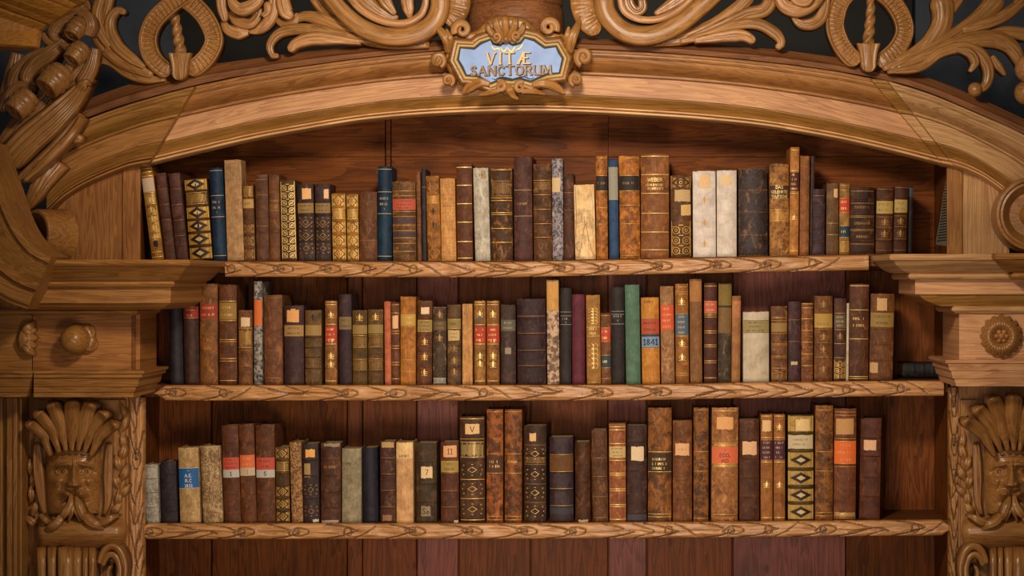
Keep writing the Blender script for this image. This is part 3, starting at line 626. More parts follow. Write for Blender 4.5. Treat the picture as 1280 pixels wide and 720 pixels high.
PAPER = {}
def paper(c): return flat('paper_'+c, c, .65, 0, .22, 220.)
BOOKS = []
GRP = {1: 'books on the top shelf', 2: 'books on the middle shelf', 3: 'books on the bottom shelf'}
def book(r, q, c1, c2, label, *ft, m=.25, sc=45., wear=.5, streak=.4, rough=.5, worn=None, Y=None, d=None, yb=None, yaw=None, bulge=None, name='book'):
    """q = (left, right, top) at the head and (left, right) at the foot, in pixels"""
    xl, xr, yt, bl, br = q; rr = random.Random(len(BOOKS)*7+r); Yf = YS+.006 if Y is None else Y
    f = S*(D+Yf)/D; xb = ((bl+br)/2-VX)*f; xt = ((xl+xr)/2-VX)*f; px = (bl+br)/2
    zb = P(0, basepy(r, px), YS)[2]
    zt = P(0, yt, Yf)[2]
    w = ((xr-xl)+(br-bl))/2*f-.0006; hv = zt-zb; lean = math.atan2(xt-xb, hv); h = hv/math.cos(lean)-abs(math.tan(lean))*w*.3
    dp = d or min(.145, max(.085, h*.56))*rr.uniform(.92, 1.05)
    bands = []; bh = .0019
    for t_ in ft:
        if t_[0] == 'b':
            n = t_[1]
            bands = [h*(1-x) for x in n] if isinstance(n, (list, tuple)) else [h*(k+1)/(n+1) for k in range(n)]
            if len(t_) > 2: bh = t_[2]
    bu = (.16 if bulge is None else bulge)*w
    B = Book(w, h, dp, bu, bands, bh)
    t = thing(name, label, 'book', group=GRP[r]); BOOKS.append(t)
    t.location = (xb, Yf+bu, zb+abs(math.sin(lean))*w/2+.0003); t.rotation_euler = (0, lean, math.radians(rr.uniform(-.5, .5) if yaw is None else yaw))
    mat = leather('leather_%d' % len(BOOKS), c1, c2, worn, sc, m, wear, rough, streak)
    B.cover(t, mat, rr, 1.6 if wear > .8 else 1.); B.pages(t, PAGES)
    hw = w/2; gold = Dec(B); golds = {}
    def G(c):
        c = c or 'gold'
        if c not in golds: golds[c] = Dec(B)
        return golds[c]
    for t_ in ft:
        k = t_[0]
        if k == 'g':                                   # gilt lines at fractions of the height from the head
            lw = t_[3] if len(t_) > 3 else .0008
            for x in t_[1]: G(t_[2] if len(t_) > 2 else None).rect(-hw*.97, h*(1-x)-lw/2, hw*.97, h*(1-x)+lw/2)
        elif k == 'L':                                 # label f0 f1 colour text text-colour
            z1, z0 = h*(1-t_[1]), h*(1-t_[2]); L = Dec(B); L.rect(-hw*.985, z0, hw*.985, z1)
            for zz in np.arange(z0, z1, .004)[1:]: pass
            lo_ = L.build('spine_label', paper(t_[3]), t, .0005)
            tx = Dec(B); ln = t_[4] if len(t_) > 4 else 0; tcol = t_[5] if len(t_) > 5 else 'gold'
            if isinstance(ln, int):
                for i in range(ln): tx.scrib(z1-(z1-z0)*(i+.6)/(ln+.2), min((z1-z0)/(ln+.6)*.42, .0058), w*rr.uniform(.5, .78), rr)
            else:
                for i, s_ in enumerate(ln):
                    hh = min((z1-z0)/(len(ln)+.3)*.66, .016); tx.text(s_, z1-(z1-z0)*(i+.5)/len(ln), hh, w*.84, .16)
            tx.build('label_lettering', MARK(tcol), lo_, .0008)
            if len(t_) > 6:
                e = Dec(B); e.rect(-hw*.98, z0, hw*.98, z0+.0007); e.rect(-hw*.98, z1-.0007, hw*.98, z1); e.build('label_rules', MARK(t_[6]), lo_, .0007)
        elif k == 'S':                                 # paper sticker f0 f1 u0 u1 colour text
            z1, z0 = h*(1-t_[1]), h*(1-t_[2]); x0, x1 = t_[3]*hw, t_[4]*hw; L = Dec(B); j = lambda: rr.uniform(-.0012, .0012)
            N = 7; top = [(lerp(x0, x1, i/N), z1+j()) for i in range(N+1)]; bot = [(lerp(x0, x1, i/N), z0+j()) for i in range(N+1)]
            for i in range(N): L.quad([bot[i], bot[i+1], top[i+1], top[i]])
            lo_ = L.build('paper_sticker', paper(t_[5]), t, .0006)
            if len(t_) > 6:
                tx = Dec(B)
                if isinstance(t_[6], int):
                    for q_ in range(t_[6]): tx.scrib(z1-(z1-z0)*(q_+1)/(t_[6]+1), min(.0042, (z1-z0)*.22), (x1-x0)*.6, rr)
                else: tx.text(t_[6], (z0+z1)/2, min((z1-z0)*.62, .014), (x1-x0)*.7, .13)
                for i, p in enumerate(tx.v): tx.v[i] = (p[0]+(x0+x1)/2, p[1])
                tx.build('sticker_writing', MARK('ink' if t_[6] in ('So', 'V') else '5c3c24'), lo_, .0009)
        elif k == 'D':                                 # diamonds
            for x in t_[1]:
                z = h*(1-x); g = G(t_[2] if len(t_) > 2 else None); a = hw*.82; b = min(.014, a*.8)
                g.path([(-a, z), (0, z+b), (a, z), (0, z-b), (-a, z)], .0012); g.path([(-a*.45, z), (0, z+b*.5), (a*.45, z), (0, z-b*.5), (-a*.45, z)], .0009)
                if len(t_) > 2 and t_[2] == 'dark':
                    for gg, aa, bb in ((g, a, b), (G('pale'), a*.45, b*.45)):
                        for q_ in range(-6, 6):
                            x_, y_ = aa*q_/6, aa*(q_+1)/6; h0, h1 = bb*(1-abs(q_)/6)+1e-5, bb*(1-abs(q_+1)/6)+1e-5
                            gg.quad([(x_, z-h0), (y_, z-h1), (y_, z+h1), (x_, z+h0)])
                    continue
                for sx in (-1, 1): g.ring(sx*a*.85, z+b*.8, .0016, .0008, n=6); g.ring(sx*a*.85, z-b*.8, .0016, .0008, n=6)
        elif k == 'F':                                 # fleurons
            for x in t_[1]:
                z = h*(1-x); g = G(t_[2] if len(t_) > 2 else None); q_ = min(.011, hw*.7)
                g.poly([(0, z+q_), (q_*.28, z+q_*.2), (0, z-q_*.9), (-q_*.28, z+q_*.2)])
                for sx in (-1, 1): g.ring(sx*q_*.42, z+q_*.05, q_*.3, .0009, n=7); g.path([(0, z-q_*.5), (sx*q_*.7, z-q_*.7)], .0009)
        elif k == 'P':                                 # gilt ornament panels
            for x0_, x1_ in t_[1]:
                z1, z0 = h*(1-x0_), h*(1-x1_); g = G(t_[2] if len(t_) > 2 else None); a = hw*.93; zc = (z0+z1)/2; rz = (z1-z0)/2; lw = .0009
                g.path([(-a, z0), (a, z0), (a, z1), (-a, z1), (-a, z0)], lw)
                g.path([(-a*.62, zc), (0, zc+rz*.68), (a*.62, zc), (0, zc-rz*.68), (-a*.62, zc)], lw); g.ring(0, zc, min(a, rz)*.26, lw, n=8)
                for sx in (-1, 1):
                    for sz in (-1, 1):
                        g.ring(sx*a*.72, zc+sz*rz*.66, min(a, rz)*.2, lw, n=7); g.path([(sx*a*.5, zc+sz*rz*.85), (sx*a*.9, zc+sz*rz*.3)], lw)
        elif k == 'V':                                 # dense gilt block
            z1, z0 = h*(1-t_[1]), h*(1-t_[2]); g = G(t_[3] if len(t_) > 3 else None); n = max(5, int(w/.0026))
            for i in range(n):
                x = -hw*.9+1.8*hw*(i+.5)/n; g.path([(x, z0+(z1-z0)*rr.uniform(0, .2)), (x, z1-(z1-z0)*rr.uniform(0, .2))], .0007)
            g.rect(-hw*.95, z0-.0005, hw*.95, z0+.0005); g.rect(-hw*.95, z1-.0005, hw*.95, z1+.0005)
        elif k == 'X':                                 # all-over gilt lattice of scrolls, f0 f1
            z1, z0 = h*(1-t_[1]), h*(1-t_[2]); g = G(t_[3] if len(t_) > 3 else None); p = w*.5; z = z0+p*.5
            while z < z1-p*.3:
                for sx in (-1, 1):
                    g.ring(sx*hw*.5, z, p*.36, .0011, n=9); g.ring(sx*hw*.5, z, p*.14, .0010, n=6); g.path([(sx*hw*.12, z-p*.3), (sx*hw*.85, z+p*.42)], .0009)
                g.path([(-hw*.2, z+p*.5), (hw*.2, z+p*.5)], .0014); z += p
            for sx in (-1, 1): g.rect(sx*hw*.9-.0006, z0, sx*hw*.9+.0006, z1)
        elif k == 'W':                                 # branching gilt spray f0 f1
            z1, z0 = h*(1-t_[1]), h*(1-t_[2]); g = G(t_[3] if len(t_) > 3 else None); g.path([(0, z0), (0, z1)], .001)
            for i in range(5):
                z = lerp(z0, z1, (i+.5)/5); k_ = (z1-z0)*.12
                for sx in (-1, 1): g.ring(sx*hw*.3, z, hw*.3, .0009, -1.57*sx, 1.57*sx, 6, k_); g.path([(0, z-k_), (sx*hw*.7, z+k_*.6)], .0009)
        elif k == 'Z':                                 # toothed gilt border at fractions
            for x in t_[1]:
                z = h*(1-x); g = G(t_[2] if len(t_) > 2 else None); n = max(4, int(w/.004))
                for i in range(n): xx = -hw*.88+1.76*hw*(i+.5)/n; g.ring(xx, z, .0014, .0009, 0, 3.14, 5)
        elif k == 'T':                                 # words straight on the leather: f height words colour
            G(t_[4] if len(t_) > 4 else None).text(t_[3], h*(1-t_[1]), t_[2], w*.82, .15)
        elif k == 't':                                 # worn unreadable lines at fractions
            for x in t_[1]: G(t_[2] if len(t_) > 2 else None).scrib(h*(1-x), min(.006, w*.16), w*.62, rr)
        elif k == 'K':                                 # cracks and folds, lists of (across, fraction from head)
            for ln in t_[1]: G(t_[2]).path([(x*hw, h*(1-f)) for x, f in ln], t_[3] if len(t_) > 3 else .0012)
        elif k == 'C':                                 # patch of other leather or cloth f0 f1 colour
            z1, z0 = h*(1-t_[1]), h*(1-t_[2]); L = Dec(B); L.rect(-hw*.995, z0, hw*.995, z1); L.build('spine_patch', leather('patch_'+t_[3], t_[3], t_[3], None, 60, .3, .3), t, .0004)
    for c, g in golds.items(): g.build('gilt_tooling' if c in ('gold', 'dull', 'bright') else 'blind_tooling' if c == 'dark' else 'tooling', MARK(c), t, {'dark': .0009, 'pale': .0012}.get(c, .0006))
    return t
def MARK(c):
    return {'gold': GOLD, 'dull': GOLDD, 'bright': GOLDB, 'ink': INK}.get(c) or flat('mark_'+c, {'dark': '24140c', 'white': 'd8cfc0', 'pale': 'c8a878', 'silver': 'a8a090', 'red': '8a2a1c'}.get(c, c), .6)
R = lambda *a: [(a[i], a[i+1]) for i in range(0, len(a), 2)]
# ------------------------------------------------------------------ top shelf, left to right
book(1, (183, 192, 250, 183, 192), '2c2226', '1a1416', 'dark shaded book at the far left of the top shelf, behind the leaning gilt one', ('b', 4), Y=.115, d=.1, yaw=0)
book(1, (175, 189, 209, 189, 205), '9a6c24', '6e4716', 'leaning tan book with gilt stars and a cream label, first on the top shelf', ('L', .12, .27, 'c9ac90', 0), ('F', [.36, .46, .56, .66, .76], 'bright'), ('g', [.02, .1, .28, .97], 'bright', .0012), ('Z', [.06, .92], 'bright'), ('S', .80, .86, -.3, .4, '1c1410'), ('V', .30, .40, 'bright'), ('X', .42, .78, 'gold'), m=.3, d=.07)
book(1, (193, 207, 217, 207.5, 219), '58382e', '3d2520', 'leaning purplish brown book beside the gilt-starred one, left of its twin', ('b', 5), ('g', [.18, .36, .54], 'dull'), d=.13)
book(1, (209, 225, 217, 221, 234), '563630', '3a2320', 'leaning purplish brown book leaning on the gilt-panelled book, right of its twin', ('b', 5), ('g', [.18, .36, .54, .72], 'dull'), d=.13)
book(1, (228, 258.5, 224, 238, 264), '4a3016', '2e1c0e', 'thick dark book with six bright gilt diamond panels, left of the blue book', ('b', [.15, .33, .5, .66, .83]), ('C', .01, .135, '9a7628'), ('C', .35, .485, '9a7628'), ('C', .52, .645, '9a7628'), ('C', .68, .81, '9a7628'), ('C', .85, .985, '9a7628'), ('P', R(.01, .135, .35, .485, .52, .645, .68, .81, .85, .985), 'bright'), ('D', [.07, .418, .583, .745, .917], 'dark'), ('V', .17, .31, 'gold'), wear=.3)
book(1, (260, 277.5, 210, 266, 282.5), '14304e', '0e2038', 'blue cloth book with gilt lines next to the tall beige one, top shelf left', ('g', [.03, .30, .53, .95], 'pale', .0012), ('t', [.37, .43], 'pale'), ('T', .48, .004, 'I', 'pale'), m=.15, wear=.15, streak=.3, bulge=.3)
book(1, (279, 302, 200, 285, 304), 'a5845e', '86684a', 'tallest beige cloth book at the left of the top shelf, beside the blue one', ('V', .04, .2, '7c5f40'), m=.2, streak=.5, wear=.3, bulge=.06, d=.06)
book(1, (303, 316, 231, 305, 319), '644220', '3c2614', 'small gilt-worn brown book right of the tall beige book', ('b', [.17, .33, .5, .66, .83]), ('V', .03, .15, 'gold'), ('L', .19, .31, 'b08848', 1, 'ink'), ('P', R(.52, .64, .68, .81, .85, .98), 'dull'))
book(1, (318, 334.5, 218, 320.5, 336), '5a3a2a', '422a20', 'brown ribbed book with gilt head line, left of its narrower neighbour', ('b', 5), ('g', [.02, .06, .24, .6], 'dull'))
book(1, (335, 349, 218, 337, 349.5), '684426', '4c2e1c', 'brown narrow ribbed book just left of the lattice-gilt spine', ('b', 5), ('V', .3, .42, 'dull'))
book(1, (349.5, 368.5, 225, 352, 371), '4e3214', '342010', 'book with an all-over gilt lattice of scrolls on its spine', ('X', .02, .98, 'bright'), wear=.2, bulge=.1)
book(1, (370.5, 391, 230, 373, 393.5), '3a2a28', '241a1c', 'dark book with gilt label and large orange paper patch, left of its twin', ('S', .06, .2, -.35, .75, 'e0a868'), ('L', .25, .38, '8a6a38', 2, 'ink'), ('D', [.5, .67, .84], 'dull'), ('b', [.23, .4, .57, .74]))
book(1, (393, 412.5, 230, 394.5, 413.5), '3a2a2a', '241a1e', 'dark book with gilt label and a small torn orange patch, right of its twin', ('S', .07, .19, .2, .8, 'e2b080'), ('L', .25, .38, '86683a', 2, 'ink'), ('D', [.5, .67, .84], 'dull'), ('b', [.23, .4, .57, .74]))
book(1, (414, 431, 242, 415.5, 433), '96681e', '5e3e14', 'short tan gilt book, left of a gilt pair on the top shelf', ('b', 4, .0009), ('P', R(.02, .19, .42, .58, .62, .78, .82, .98), 'bright'), ('V', .23, .37, 'bright'))
book(1, (432.5, 447.5, 243, 434.5, 448.5), '94681e', '5c3e14', 'short tan gilt book, right of a gilt pair, beside the plain brown book', ('b', 4, .0009), ('P', R(.02, .19, .42, .58, .62, .78, .82, .98), 'bright'), ('V', .23, .37, 'bright'))
book(1, (448.5, 471, 240, 449.5, 471), '5c3a22', '482a18', 'plain brown book between the short gilt pair and the tall blue book', ('g', [.7], 'dull'), m=.2, streak=.6)
book(1, (471.5, 489.5, 208, 471.5, 489), '13304c', '0c2036', 'tall blue cloth book in the middle left of the top shelf, standing above its neighbours', ('g', [.03, .27, .5, .95], 'pale', .0012), ('t', [.34, .4], 'pale'), ('T', .45, .004, 'I', 'pale'), m=.15, wear=.15, streak=.3, bulge=.3)
book(1, (489.5, 519, 227, 491, 520), '6a4a2c', '3a2818', 'thick brown banded book with a faded red label right of the blue book', ('b', [.15, .2, .42, .58, .74, .9]), ('L', .22, .36, 'ae4c34', 3, 'dark'), ('g', [.12, .18, .38, .44, .55, .62, .71, .78, .88], 'dull', .0016), ('C', .46, .53, '40303a'), ('C', .64, .71, '40303a'), wear=.7)
book(1, (519.5, 525.5, 215, 522, 527), '6c4424', '4c2c16', 'very thin brown book, left of the thin black one', ('g', [.3, .6], 'dull'), d=.12)
book(1, (526, 532.5, 211, 528, 533.5), '26202a', '18141c', 'very thin near-black book between a thin brown and a tan ornate one', ('g', [.2], 'dull'), d=.12)
book(1, (531.8, 549, 220, 535, 551), '9c6a2c', '5c3a18', 'tan mottled gilt book with a framed ornament at its foot', ('b', 4, .0009), ('P', R(.05, .2, .82, .98), 'dark'), ('V', .24, .32, 'gold'), ('F', [.42, .58], 'dark'), m=.3)
book(1, (549.5, 568.5, 223, 552, 570), 'c08e58', 'a87444', 'pale orange leather book with faint oval stamps, left of the gold-banded brown book', ('g', [.2, .3, .34, .72, .95], '8a5c34'), ('D', [.1, .47, .84], '8e6038'), ('t', [.25, .33], '8a5c34'), wear=.3)
book(1, (569.5, 590, 205, 572, 590.5), '5c3620', '402414', 'brown book with four bright gilt bands, left of the white speckled spine', ('b', [.22, .41, .6, .8], .001), ('g', [.035, .22, .41, .6, .8, .97], 'bright', .002), wear=.5)
book(1, (591, 610, 210, 594, 613), 'b6b2ac', '8e8880', 'white speckled vellum book between brown bands and black gilt spines', ('t', [.08], 'dark'), ('S', .03, .12, .0, .7, '9a8060'), m=.35, sc=80., wear=.4)
book(1, (613, 640, 210, 614, 641), '3c2616', '241710', 'thick dark brown book with rubbed gold bands, left of the tall purple brown book', ('b', [.33, .48, .65, .8]), ('V', .14, .3, 'dull'), ('g', [.02, .32, .35, .48, .5, .65, .8], 'gold', .0015), wear=.9, worn='a06c34')
book(1, (642, 664.5, 196, 642.5, 666), '4e302c', '38211e', 'tall purplish brown book in the centre with thin pale lines', ('g', [.32, .57], 'pale'), ('t', [.45], 'dull'), yaw=-2.0, d=.15, wear=.6)
book(1, (666, 689, 205, 667.5, 690), '5a3a20', '362212', 'brown book with five raised bands and faint title left of the blue marbled spine', ('b', [.17, .32, .47, .62, .76]), ('V', .19, .26, 'dull'), ('g', [.17, .32, .47, .62, .76], 'gold'), wear=.8)
book(1, (689.7, 703.5, 198, 690.5, 704.5), '8a8490', '34304c', 'narrow blue and white marbled book with a beige tab', ('S', .19, .33, -1, .5, 'c8aa7c'), m=.08, sc=130., wear=.7, worn='b8b0a8', streak=.2)
book(1, (704.3, 717.5, 217, 705, 718), '4a2c20', '301c16', 'dark brown book between the marbled spine and the cream torn one', ('b', 4), ('g', [.22, .42], 'dull'), wear=.7)
book(1, (716.5, 743, 231, 719.5, 744.5), 'e0c89c', 'c8a26c', 'cream book whose split spine paper is torn open, centre of the top shelf', ('K', [[(-.05, .42), (0, .55), (-.3, .72), (-.5, .9), (-.9, .84)], [(0, .55), (.12, .52), (.3, .7), (.55, .86), (.85, .95)], [(-.6, .9), (-.75, .99)], [(-.85, .05), (-.8, .4), (-.92, .7)]], '7a4f2c'), ('K', [[(.6, .06), (.9, .3)], [(-.9, .03), (-.4, .08), (.4, .03)], [(.3, .72), (.35, .98)]], 'b88a54', .001), m=.3, sc=25., wear=.6, worn='ecdcb8')
book(1, (744.5, 759, 195, 745.5, 760), 'a0662a', '553214', 'narrow orange mottled book with a black label, left of the thin blue book', ('L', .19, .34, '231a18', 1, 'dull', 'gold'), ('g', [.02, .5, .66], 'gold'), m=.2, sc=70.)
book(1, (760.3, 772, 199, 762, 774), '20406a', '1a3458', 'thin bright blue book with a tall grey label, centre of top shelf', ('L', .08, .41, '8e8878', 0), m=.1, wear=.1, streak=.1)
book(1, (773, 799.5, 195, 775.5, 800), 'a4682a', '58361a', 'wide orange mottled book with a black label, right of the thin blue book', ('L', .19, .34, '231a18', 1, 'dull', 'gold'), ('g', [.02, .48, .66, .97], 'gold'), m=.22, sc=70.)
book(1, (800.5, 837, 192, 801.5, 836), '80542e', '5e3a20', 'broad tan book lettered WEBER with gilt bands, tallest in the centre of the top shelf', ('b', [.2, .38, .57, .75, .92], .001), ('g', [.025, .2, .38, .57, .75, .92], 'bright', .0014), ('T', .25, .0085, 'WEBER', 'bright'), ('t', [.30, .335], 'bright'), yaw=-1.5, d=.17, m=.3, wear=.5)
book(1, (838, 864, 219, 838.5, 864.5), '5c3c1c', '3c2612', 'brown book covered in gilt scrolls with torn cream stickers, left of the white pair', ('X', .56, .98, 'gold'), ('P', R(.02, .16), 'gold'), ('S', .18, .32, -.6, .9, 'b89868', 0), ('S', .36, .49, .0, .95, 'c8a060'), wear=.5)
book(1, (866, 894.5, 214, 866.5, 895.3), 'd2d0d4', 'b6b0b4', 'white vellum book with small orange stamps, left of the white pair', ('b', [.25, .5, .75], .0008), ('S', .04, .2, -.4, .5, 'd8b080'), ('F', [.34, .6, .85], 'c09040'), m=.35, wear=.2, worn='e8e0d0', streak=.25)
book(1, (896, 921, 213, 896.3, 921), 'ceccce', 'b4aeac', 'white vellum book without stamps, right of the white pair', ('b', [.25, .5, .75], .0008), ('S', .06, .17, -.6, .5, 'd8b888'), m=.35, wear=.2, worn='e4dac8', streak=.25)
book(1, (923, 960, 210, 924, 960), '2c2c38', '1e1c24', 'broad dark navy book with a badly torn leather edge, top shelf right', ('b', [.25, .5, .76], .0006), m=.25, wear=1.2, worn='7c5430', streak=.3, rough=.4)
book(1, (962, 986.5, 205, 962.5, 986.5), 'a2733a', '5c3a1c', 'tan rubbed book with a brown label reading DAS GELEHRTE', ('L', .23, .38, '44281c', ['DAS', 'GELEHRTE', 'TEUTSCHE'], 'bright', 'gold'), ('V', .5, .62, 'gold'), m=.25, sc=90., wear=.9, worn='b8864a')
book(1, (987.5, 1000, 184, 987, 997.5), 'ac763a', '825228', 'tallest and slimmest tan book with a dark red label, right part of the top shelf', ('L', .23, .41, '4e2018', 4, 'bright', 'gold'), ('Z', [.03, .22, .43, .96], 'bright'), ('F', [.65], 'bright'), wear=.3)
book(1, (1000.5, 1012.5, 195, 999.5, 1011), '82552e', '60391e', 'plain mid-brown slim book right of the tallest tan one', ('g', [.75], 'dark'), ('b', [.75], .0005), m=.3, wear=.5)
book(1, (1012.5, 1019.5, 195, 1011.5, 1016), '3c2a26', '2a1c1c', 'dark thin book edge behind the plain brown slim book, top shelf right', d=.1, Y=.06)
book(1, (1016, 1031.5, 236.5, 1015.5, 1031), '3e2c34', '281c26', 'short purple-black book on the right of the top shelf', ('b', 4), ('g', [.1], 'dull'), wear=.7)
book(1, (1033.3, 1049, 229, 1033, 1048), '60482e', '463220', 'grey-brown book with a small pale sticker near its head', ('S', .08, .2, .15, .8, 'd8a878'), ('g', [.56, .72], 'gold'), m=.3)
book(1, (1049.7, 1062.3, 229, 1049, 1062), '8c6a38', '5c4422', 'narrow tan book with a red and a blue-green label, top shelf right', ('L', .21, .41, 'b83a24', 2, 'bright', 'gold'), ('L', .6, .76, '1c3440', 1, 'bright', 'gold'), ('V', .82, .96, 'gold'), ('g', [.03, .1], 'gold'))
book(1, (1063, 1094, 234, 1063, 1093), '3c2418', '261610', 'wide dark ribbed book with rubbed gilt, right of the two-label book', ('b', 4), ('g', [.06, .24, .43, .45, .63, .65, .85], 'dull', .0012), ('t', [.3, .54, .74], 'dull'), wear=.9)
book(1, (1096, 1117.5, 235, 1095, 1115.5), '50301a', '341d10', 'brown book with a gilt label, left of the last pair on the top shelf', ('L', .2, .39, 'a88c4c', 2, 'ink', 'gold'), ('b', [.18, .41, .62, .8]), ('g', [.02, .44, .6, .78, .95], 'dull'), ('F', [.52, .7], 'dull'))
book(1, (1119, 1135, 233, 1116.5, 1133.5), '4a2a16', '301a0e', 'brown book with a gilt label, last in the light on the top shelf', ('L', .2, .39, 'a88c4c', 2, 'ink', 'gold'), ('b', [.18, .41, .62, .8]), ('g', [.02, .44, .6, .78, .95], 'dull'), ('F', [.52, .7], 'dull'))
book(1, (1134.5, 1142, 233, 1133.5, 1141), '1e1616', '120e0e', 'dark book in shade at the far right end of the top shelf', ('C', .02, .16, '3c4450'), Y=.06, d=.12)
# ------------------------------------------------------------------ middle shelf
book(2, (209.5, 226, 376, 211.5, 228.5), '26242e', '1a1820', 'dark navy book, first on the middle shelf beside the pilaster', m=.2, wear=.2, bulge=.3)
book(2, (227.5, 246.5, 372, 229.5, 248.8), '3c2622', '2a1a18', 'dark brown book with a red label half hidden below the left cornice', ('L', .11, .24, '8c2c22', 2, 'gold', 'gold'), m=.2, wear=.3, bulge=.3)
book(2, (248.7, 271.5, 355, 250, 271.3), '7a5026', '4c2f16', 'tall tan-brown book with a red title label, left end of the middle shelf', ('L', .2, .345, '8e2e20', 2, 'gold'), m=.35, wear=.6)
book(2, (273, 295.3, 356, 274, 295.5), '5e3820', '442614', 'tall brown book with gilt double bands and gilt label, left part of middle shelf', ('L', .18, .35, '8c6a30', 2, 'gold'), ('g', [.165, .36, .55, .57, .74, .765, .96], 'gold', .0012), ('b', [.17, .36, .56, .75], .0007), streak=.7)
book(2, (296.2, 301.5, 356, 296, 301), '4c5446', '30362e', 'greenish book edge set back behind the small white-stickered book', Y=.13, d=.1, yaw=0)
book(2, (297.3, 315, 388, 298, 315.3), '6e4a28', '4a2e18', 'short brown book with a cut white sticker above a gilt patch', ('S', .10, .22, -.6, .7, 'd4b48c'), ('V', .24, .5, 'gold'), ('g', [.54, .75], 'dull'), d=.07, wear=.7)
book(2, (317, 327.8, 352, 317.5, 327.5), '8e8a86', '20202a', 'narrow black and white marbled book with an orange label', ('L', .18, .43, 'c86428', 0), m=.07, sc=90., wear=.6, worn='c0b8ac', streak=.2)
book(2, (329, 352.3, 369, 330, 353), '6c452a', '4a2c1a', 'plain brown book with one faint line, right of the narrow marbled one', ('g', [.03, .62], 'dull'), ('Z', [.93], 'dull'), m=.3, wear=.6, yaw=-1.2)
book(2, (354.5, 379.2, 382, 355, 379.5), '3a2628', '281a1e', 'dark book with a torn pale orange patch over a tan label', ('S', .06, .21, -.7, .55, 'd89858'), ('L', .25, .39, '9a7440', 2, 'ink'), ('S', .04, .1, -.3, .2, 'd89858'), m=.25)
book(2, (381, 401.3, 388, 381, 402), '60482a', '403018', 'olive-brown ribbed book with a gilt label, left of the red 1-2 label', ('L', .2, .34, '94743c', 2, 'ink'), ('F', [.1], 'dark'), ('b', [.19, .36, .5, .63, .78]), ('g', [.36, .5, .63, .78], 'dark', .0014))
book(2, (406, 421, 376, 406, 421), '84592c', '56371a', 'tan gilt book with red label numbered 1 2, left of the tall dark purple book', ('L', .305, .5, 'a83620', 3, 'bright'), ('T', .475, .007, '1 2', 'bright'), ('Z', [.02, .05, .285, .52, .96], 'bright'), ('F', [.17, .66, .76], 'bright'))
book(2, (423, 439.2, 368, 424, 439.5), '34222a', '22161c', 'tall dark purple-brown book with a tan label, left of a gilt olive pair', ('L', .25, .39, '77603a', 2, 'ink'), m=.2, wear=.4)
book(2, (440, 458.7, 388, 440.5, 459), '58421e', '382a14', 'olive gilt-ruled book, left of an olive pair on the middle shelf', ('L', .2, .32, '8a7038', 2, 'ink'), ('F', [.1], 'gold'), ('b', [.19, .34, .5, .66, .82]), ('V', .36, .48, 'dull'), ('V', .68, .8, 'dull'), ('g', [.5, .66, .34], 'gold'))
book(2, (459.6, 478.7, 387, 460, 479), '58401e', '382814', 'olive gilt-ruled book, right of an olive pair, beside the thin pink book', ('L', .2, .32, '8a7038', 2, 'ink'), ('F', [.1], 'gold'), ('b', [.19, .34, .5, .66, .82]), ('V', .36, .48, 'dull'), ('V', .68, .8, 'dull'), ('g', [.5, .66, .34], 'gold'))
book(2, (480, 488.2, 377, 481, 489), 'ac6244', '8e4a34', 'thin salmon pink book on the middle shelf', m=.2, wear=.15, streak=.2)
book(2, (488.7, 499.3, 378, 489.3, 499.5), '5e3820', '42241a', 'narrow brown gilt-banded book with a peach sticker, right of the pink book', ('S', .16, .32, -.7, .7, 'd8a478'), ('g', [.03, .13, .35, .38, .53, .56, .73, .76, .93], 'gold', .0012), wear=.5)
book(2, (500.2, 519.5, 371, 500.3, 519.3), 'a46e2e', '7c4c1e', 'orange-tan book with a dark diagonal scar across its spine', ('L', .2, .33, 'b48c40', 2, 'gold'), ('g', [.34, .72, .85], 'gold'), m=.3, wear=.4)
book(2, (521.5, 540.5, 376, 521, 539.5), '5e3a22', '402618', 'brown book with small pale sticker and three gilt fleurons', ('S', .08, .16, -.5, .6, 'e0bc94'), ('L', .23, .37, '94783c', 3, 'ink', 'gold'), ('F', [.49, .67, .86], 'gold'), ('b', [.21, .4, .59, .78]))
book(2, (541.2, 557.7, 384, 540.8, 558), '3e2c1e', '281c14', 'dark brown book with whitish damage along its foot', ('L', .18, .3, '5c462c', 2, 'dull'), ('F', [.1], 'dull'), ('V', .92, .98, 'white'), ('F', [.4], 'dull'), wear=.9, worn='8c7458')
book(2, (559, 576, 381, 559.3, 576.3), '5c452c', '3c2c1c', 'brown book with two cream labels, the lower one torn', ('L', .18, .30, '8a7038', 1, 'ink', 'bright'), ('S', .32, .45, -.9, .8, 'bc9c64', 2), ('F', [.55, .7, .84], 'dull'), ('b', [.16, .5, .62, .77]), wear=.7)
book(2, (577.8, 590.6, 380, 578, 590.6), 'bc8c58', '9c6c40', 'pale bare wood-coloured book on the middle shelf centre left', m=.2, wear=.2, streak=.7, bulge=.05)
book(2, (592.3, 607, 376, 593, 607), '86602e', '58391c', 'tan gilt book with red label and a lone number, left of the red-label pair', ('L', .31, .505, 'a83620', 3, 'bright'), ('T', .475, .006, '4', 'bright'), ('Z', [.02, .05, .29, .52, .96], 'bright'), ('F', [.16, .66, .75], 'bright'), ('S', .18, .24, -.3, .2, '46506a'))
book(2, (608, 624, 376, 608.4, 624.2), '84592a', '5a3a1c', 'tan gilt book with red label numbered 1 2, right of the red-label pair', ('L', .31, .505, 'a83620', 3, 'bright'), ('T', .475, .007, '1 2', 'bright'), ('Z', [.02, .05, .29, .52, .96], 'bright'), ('F', [.16, .66, .76], 'bright'))
book(2, (626, 644, 381, 626, 645), '40302c', '2c2020', 'dark brown book with a round pale seal below a grey label', ('L', .19, .33, '5c5242', 2, 'silver'), ('S', .54, .62, -.45, .4, '8c7c68'), m=.25)
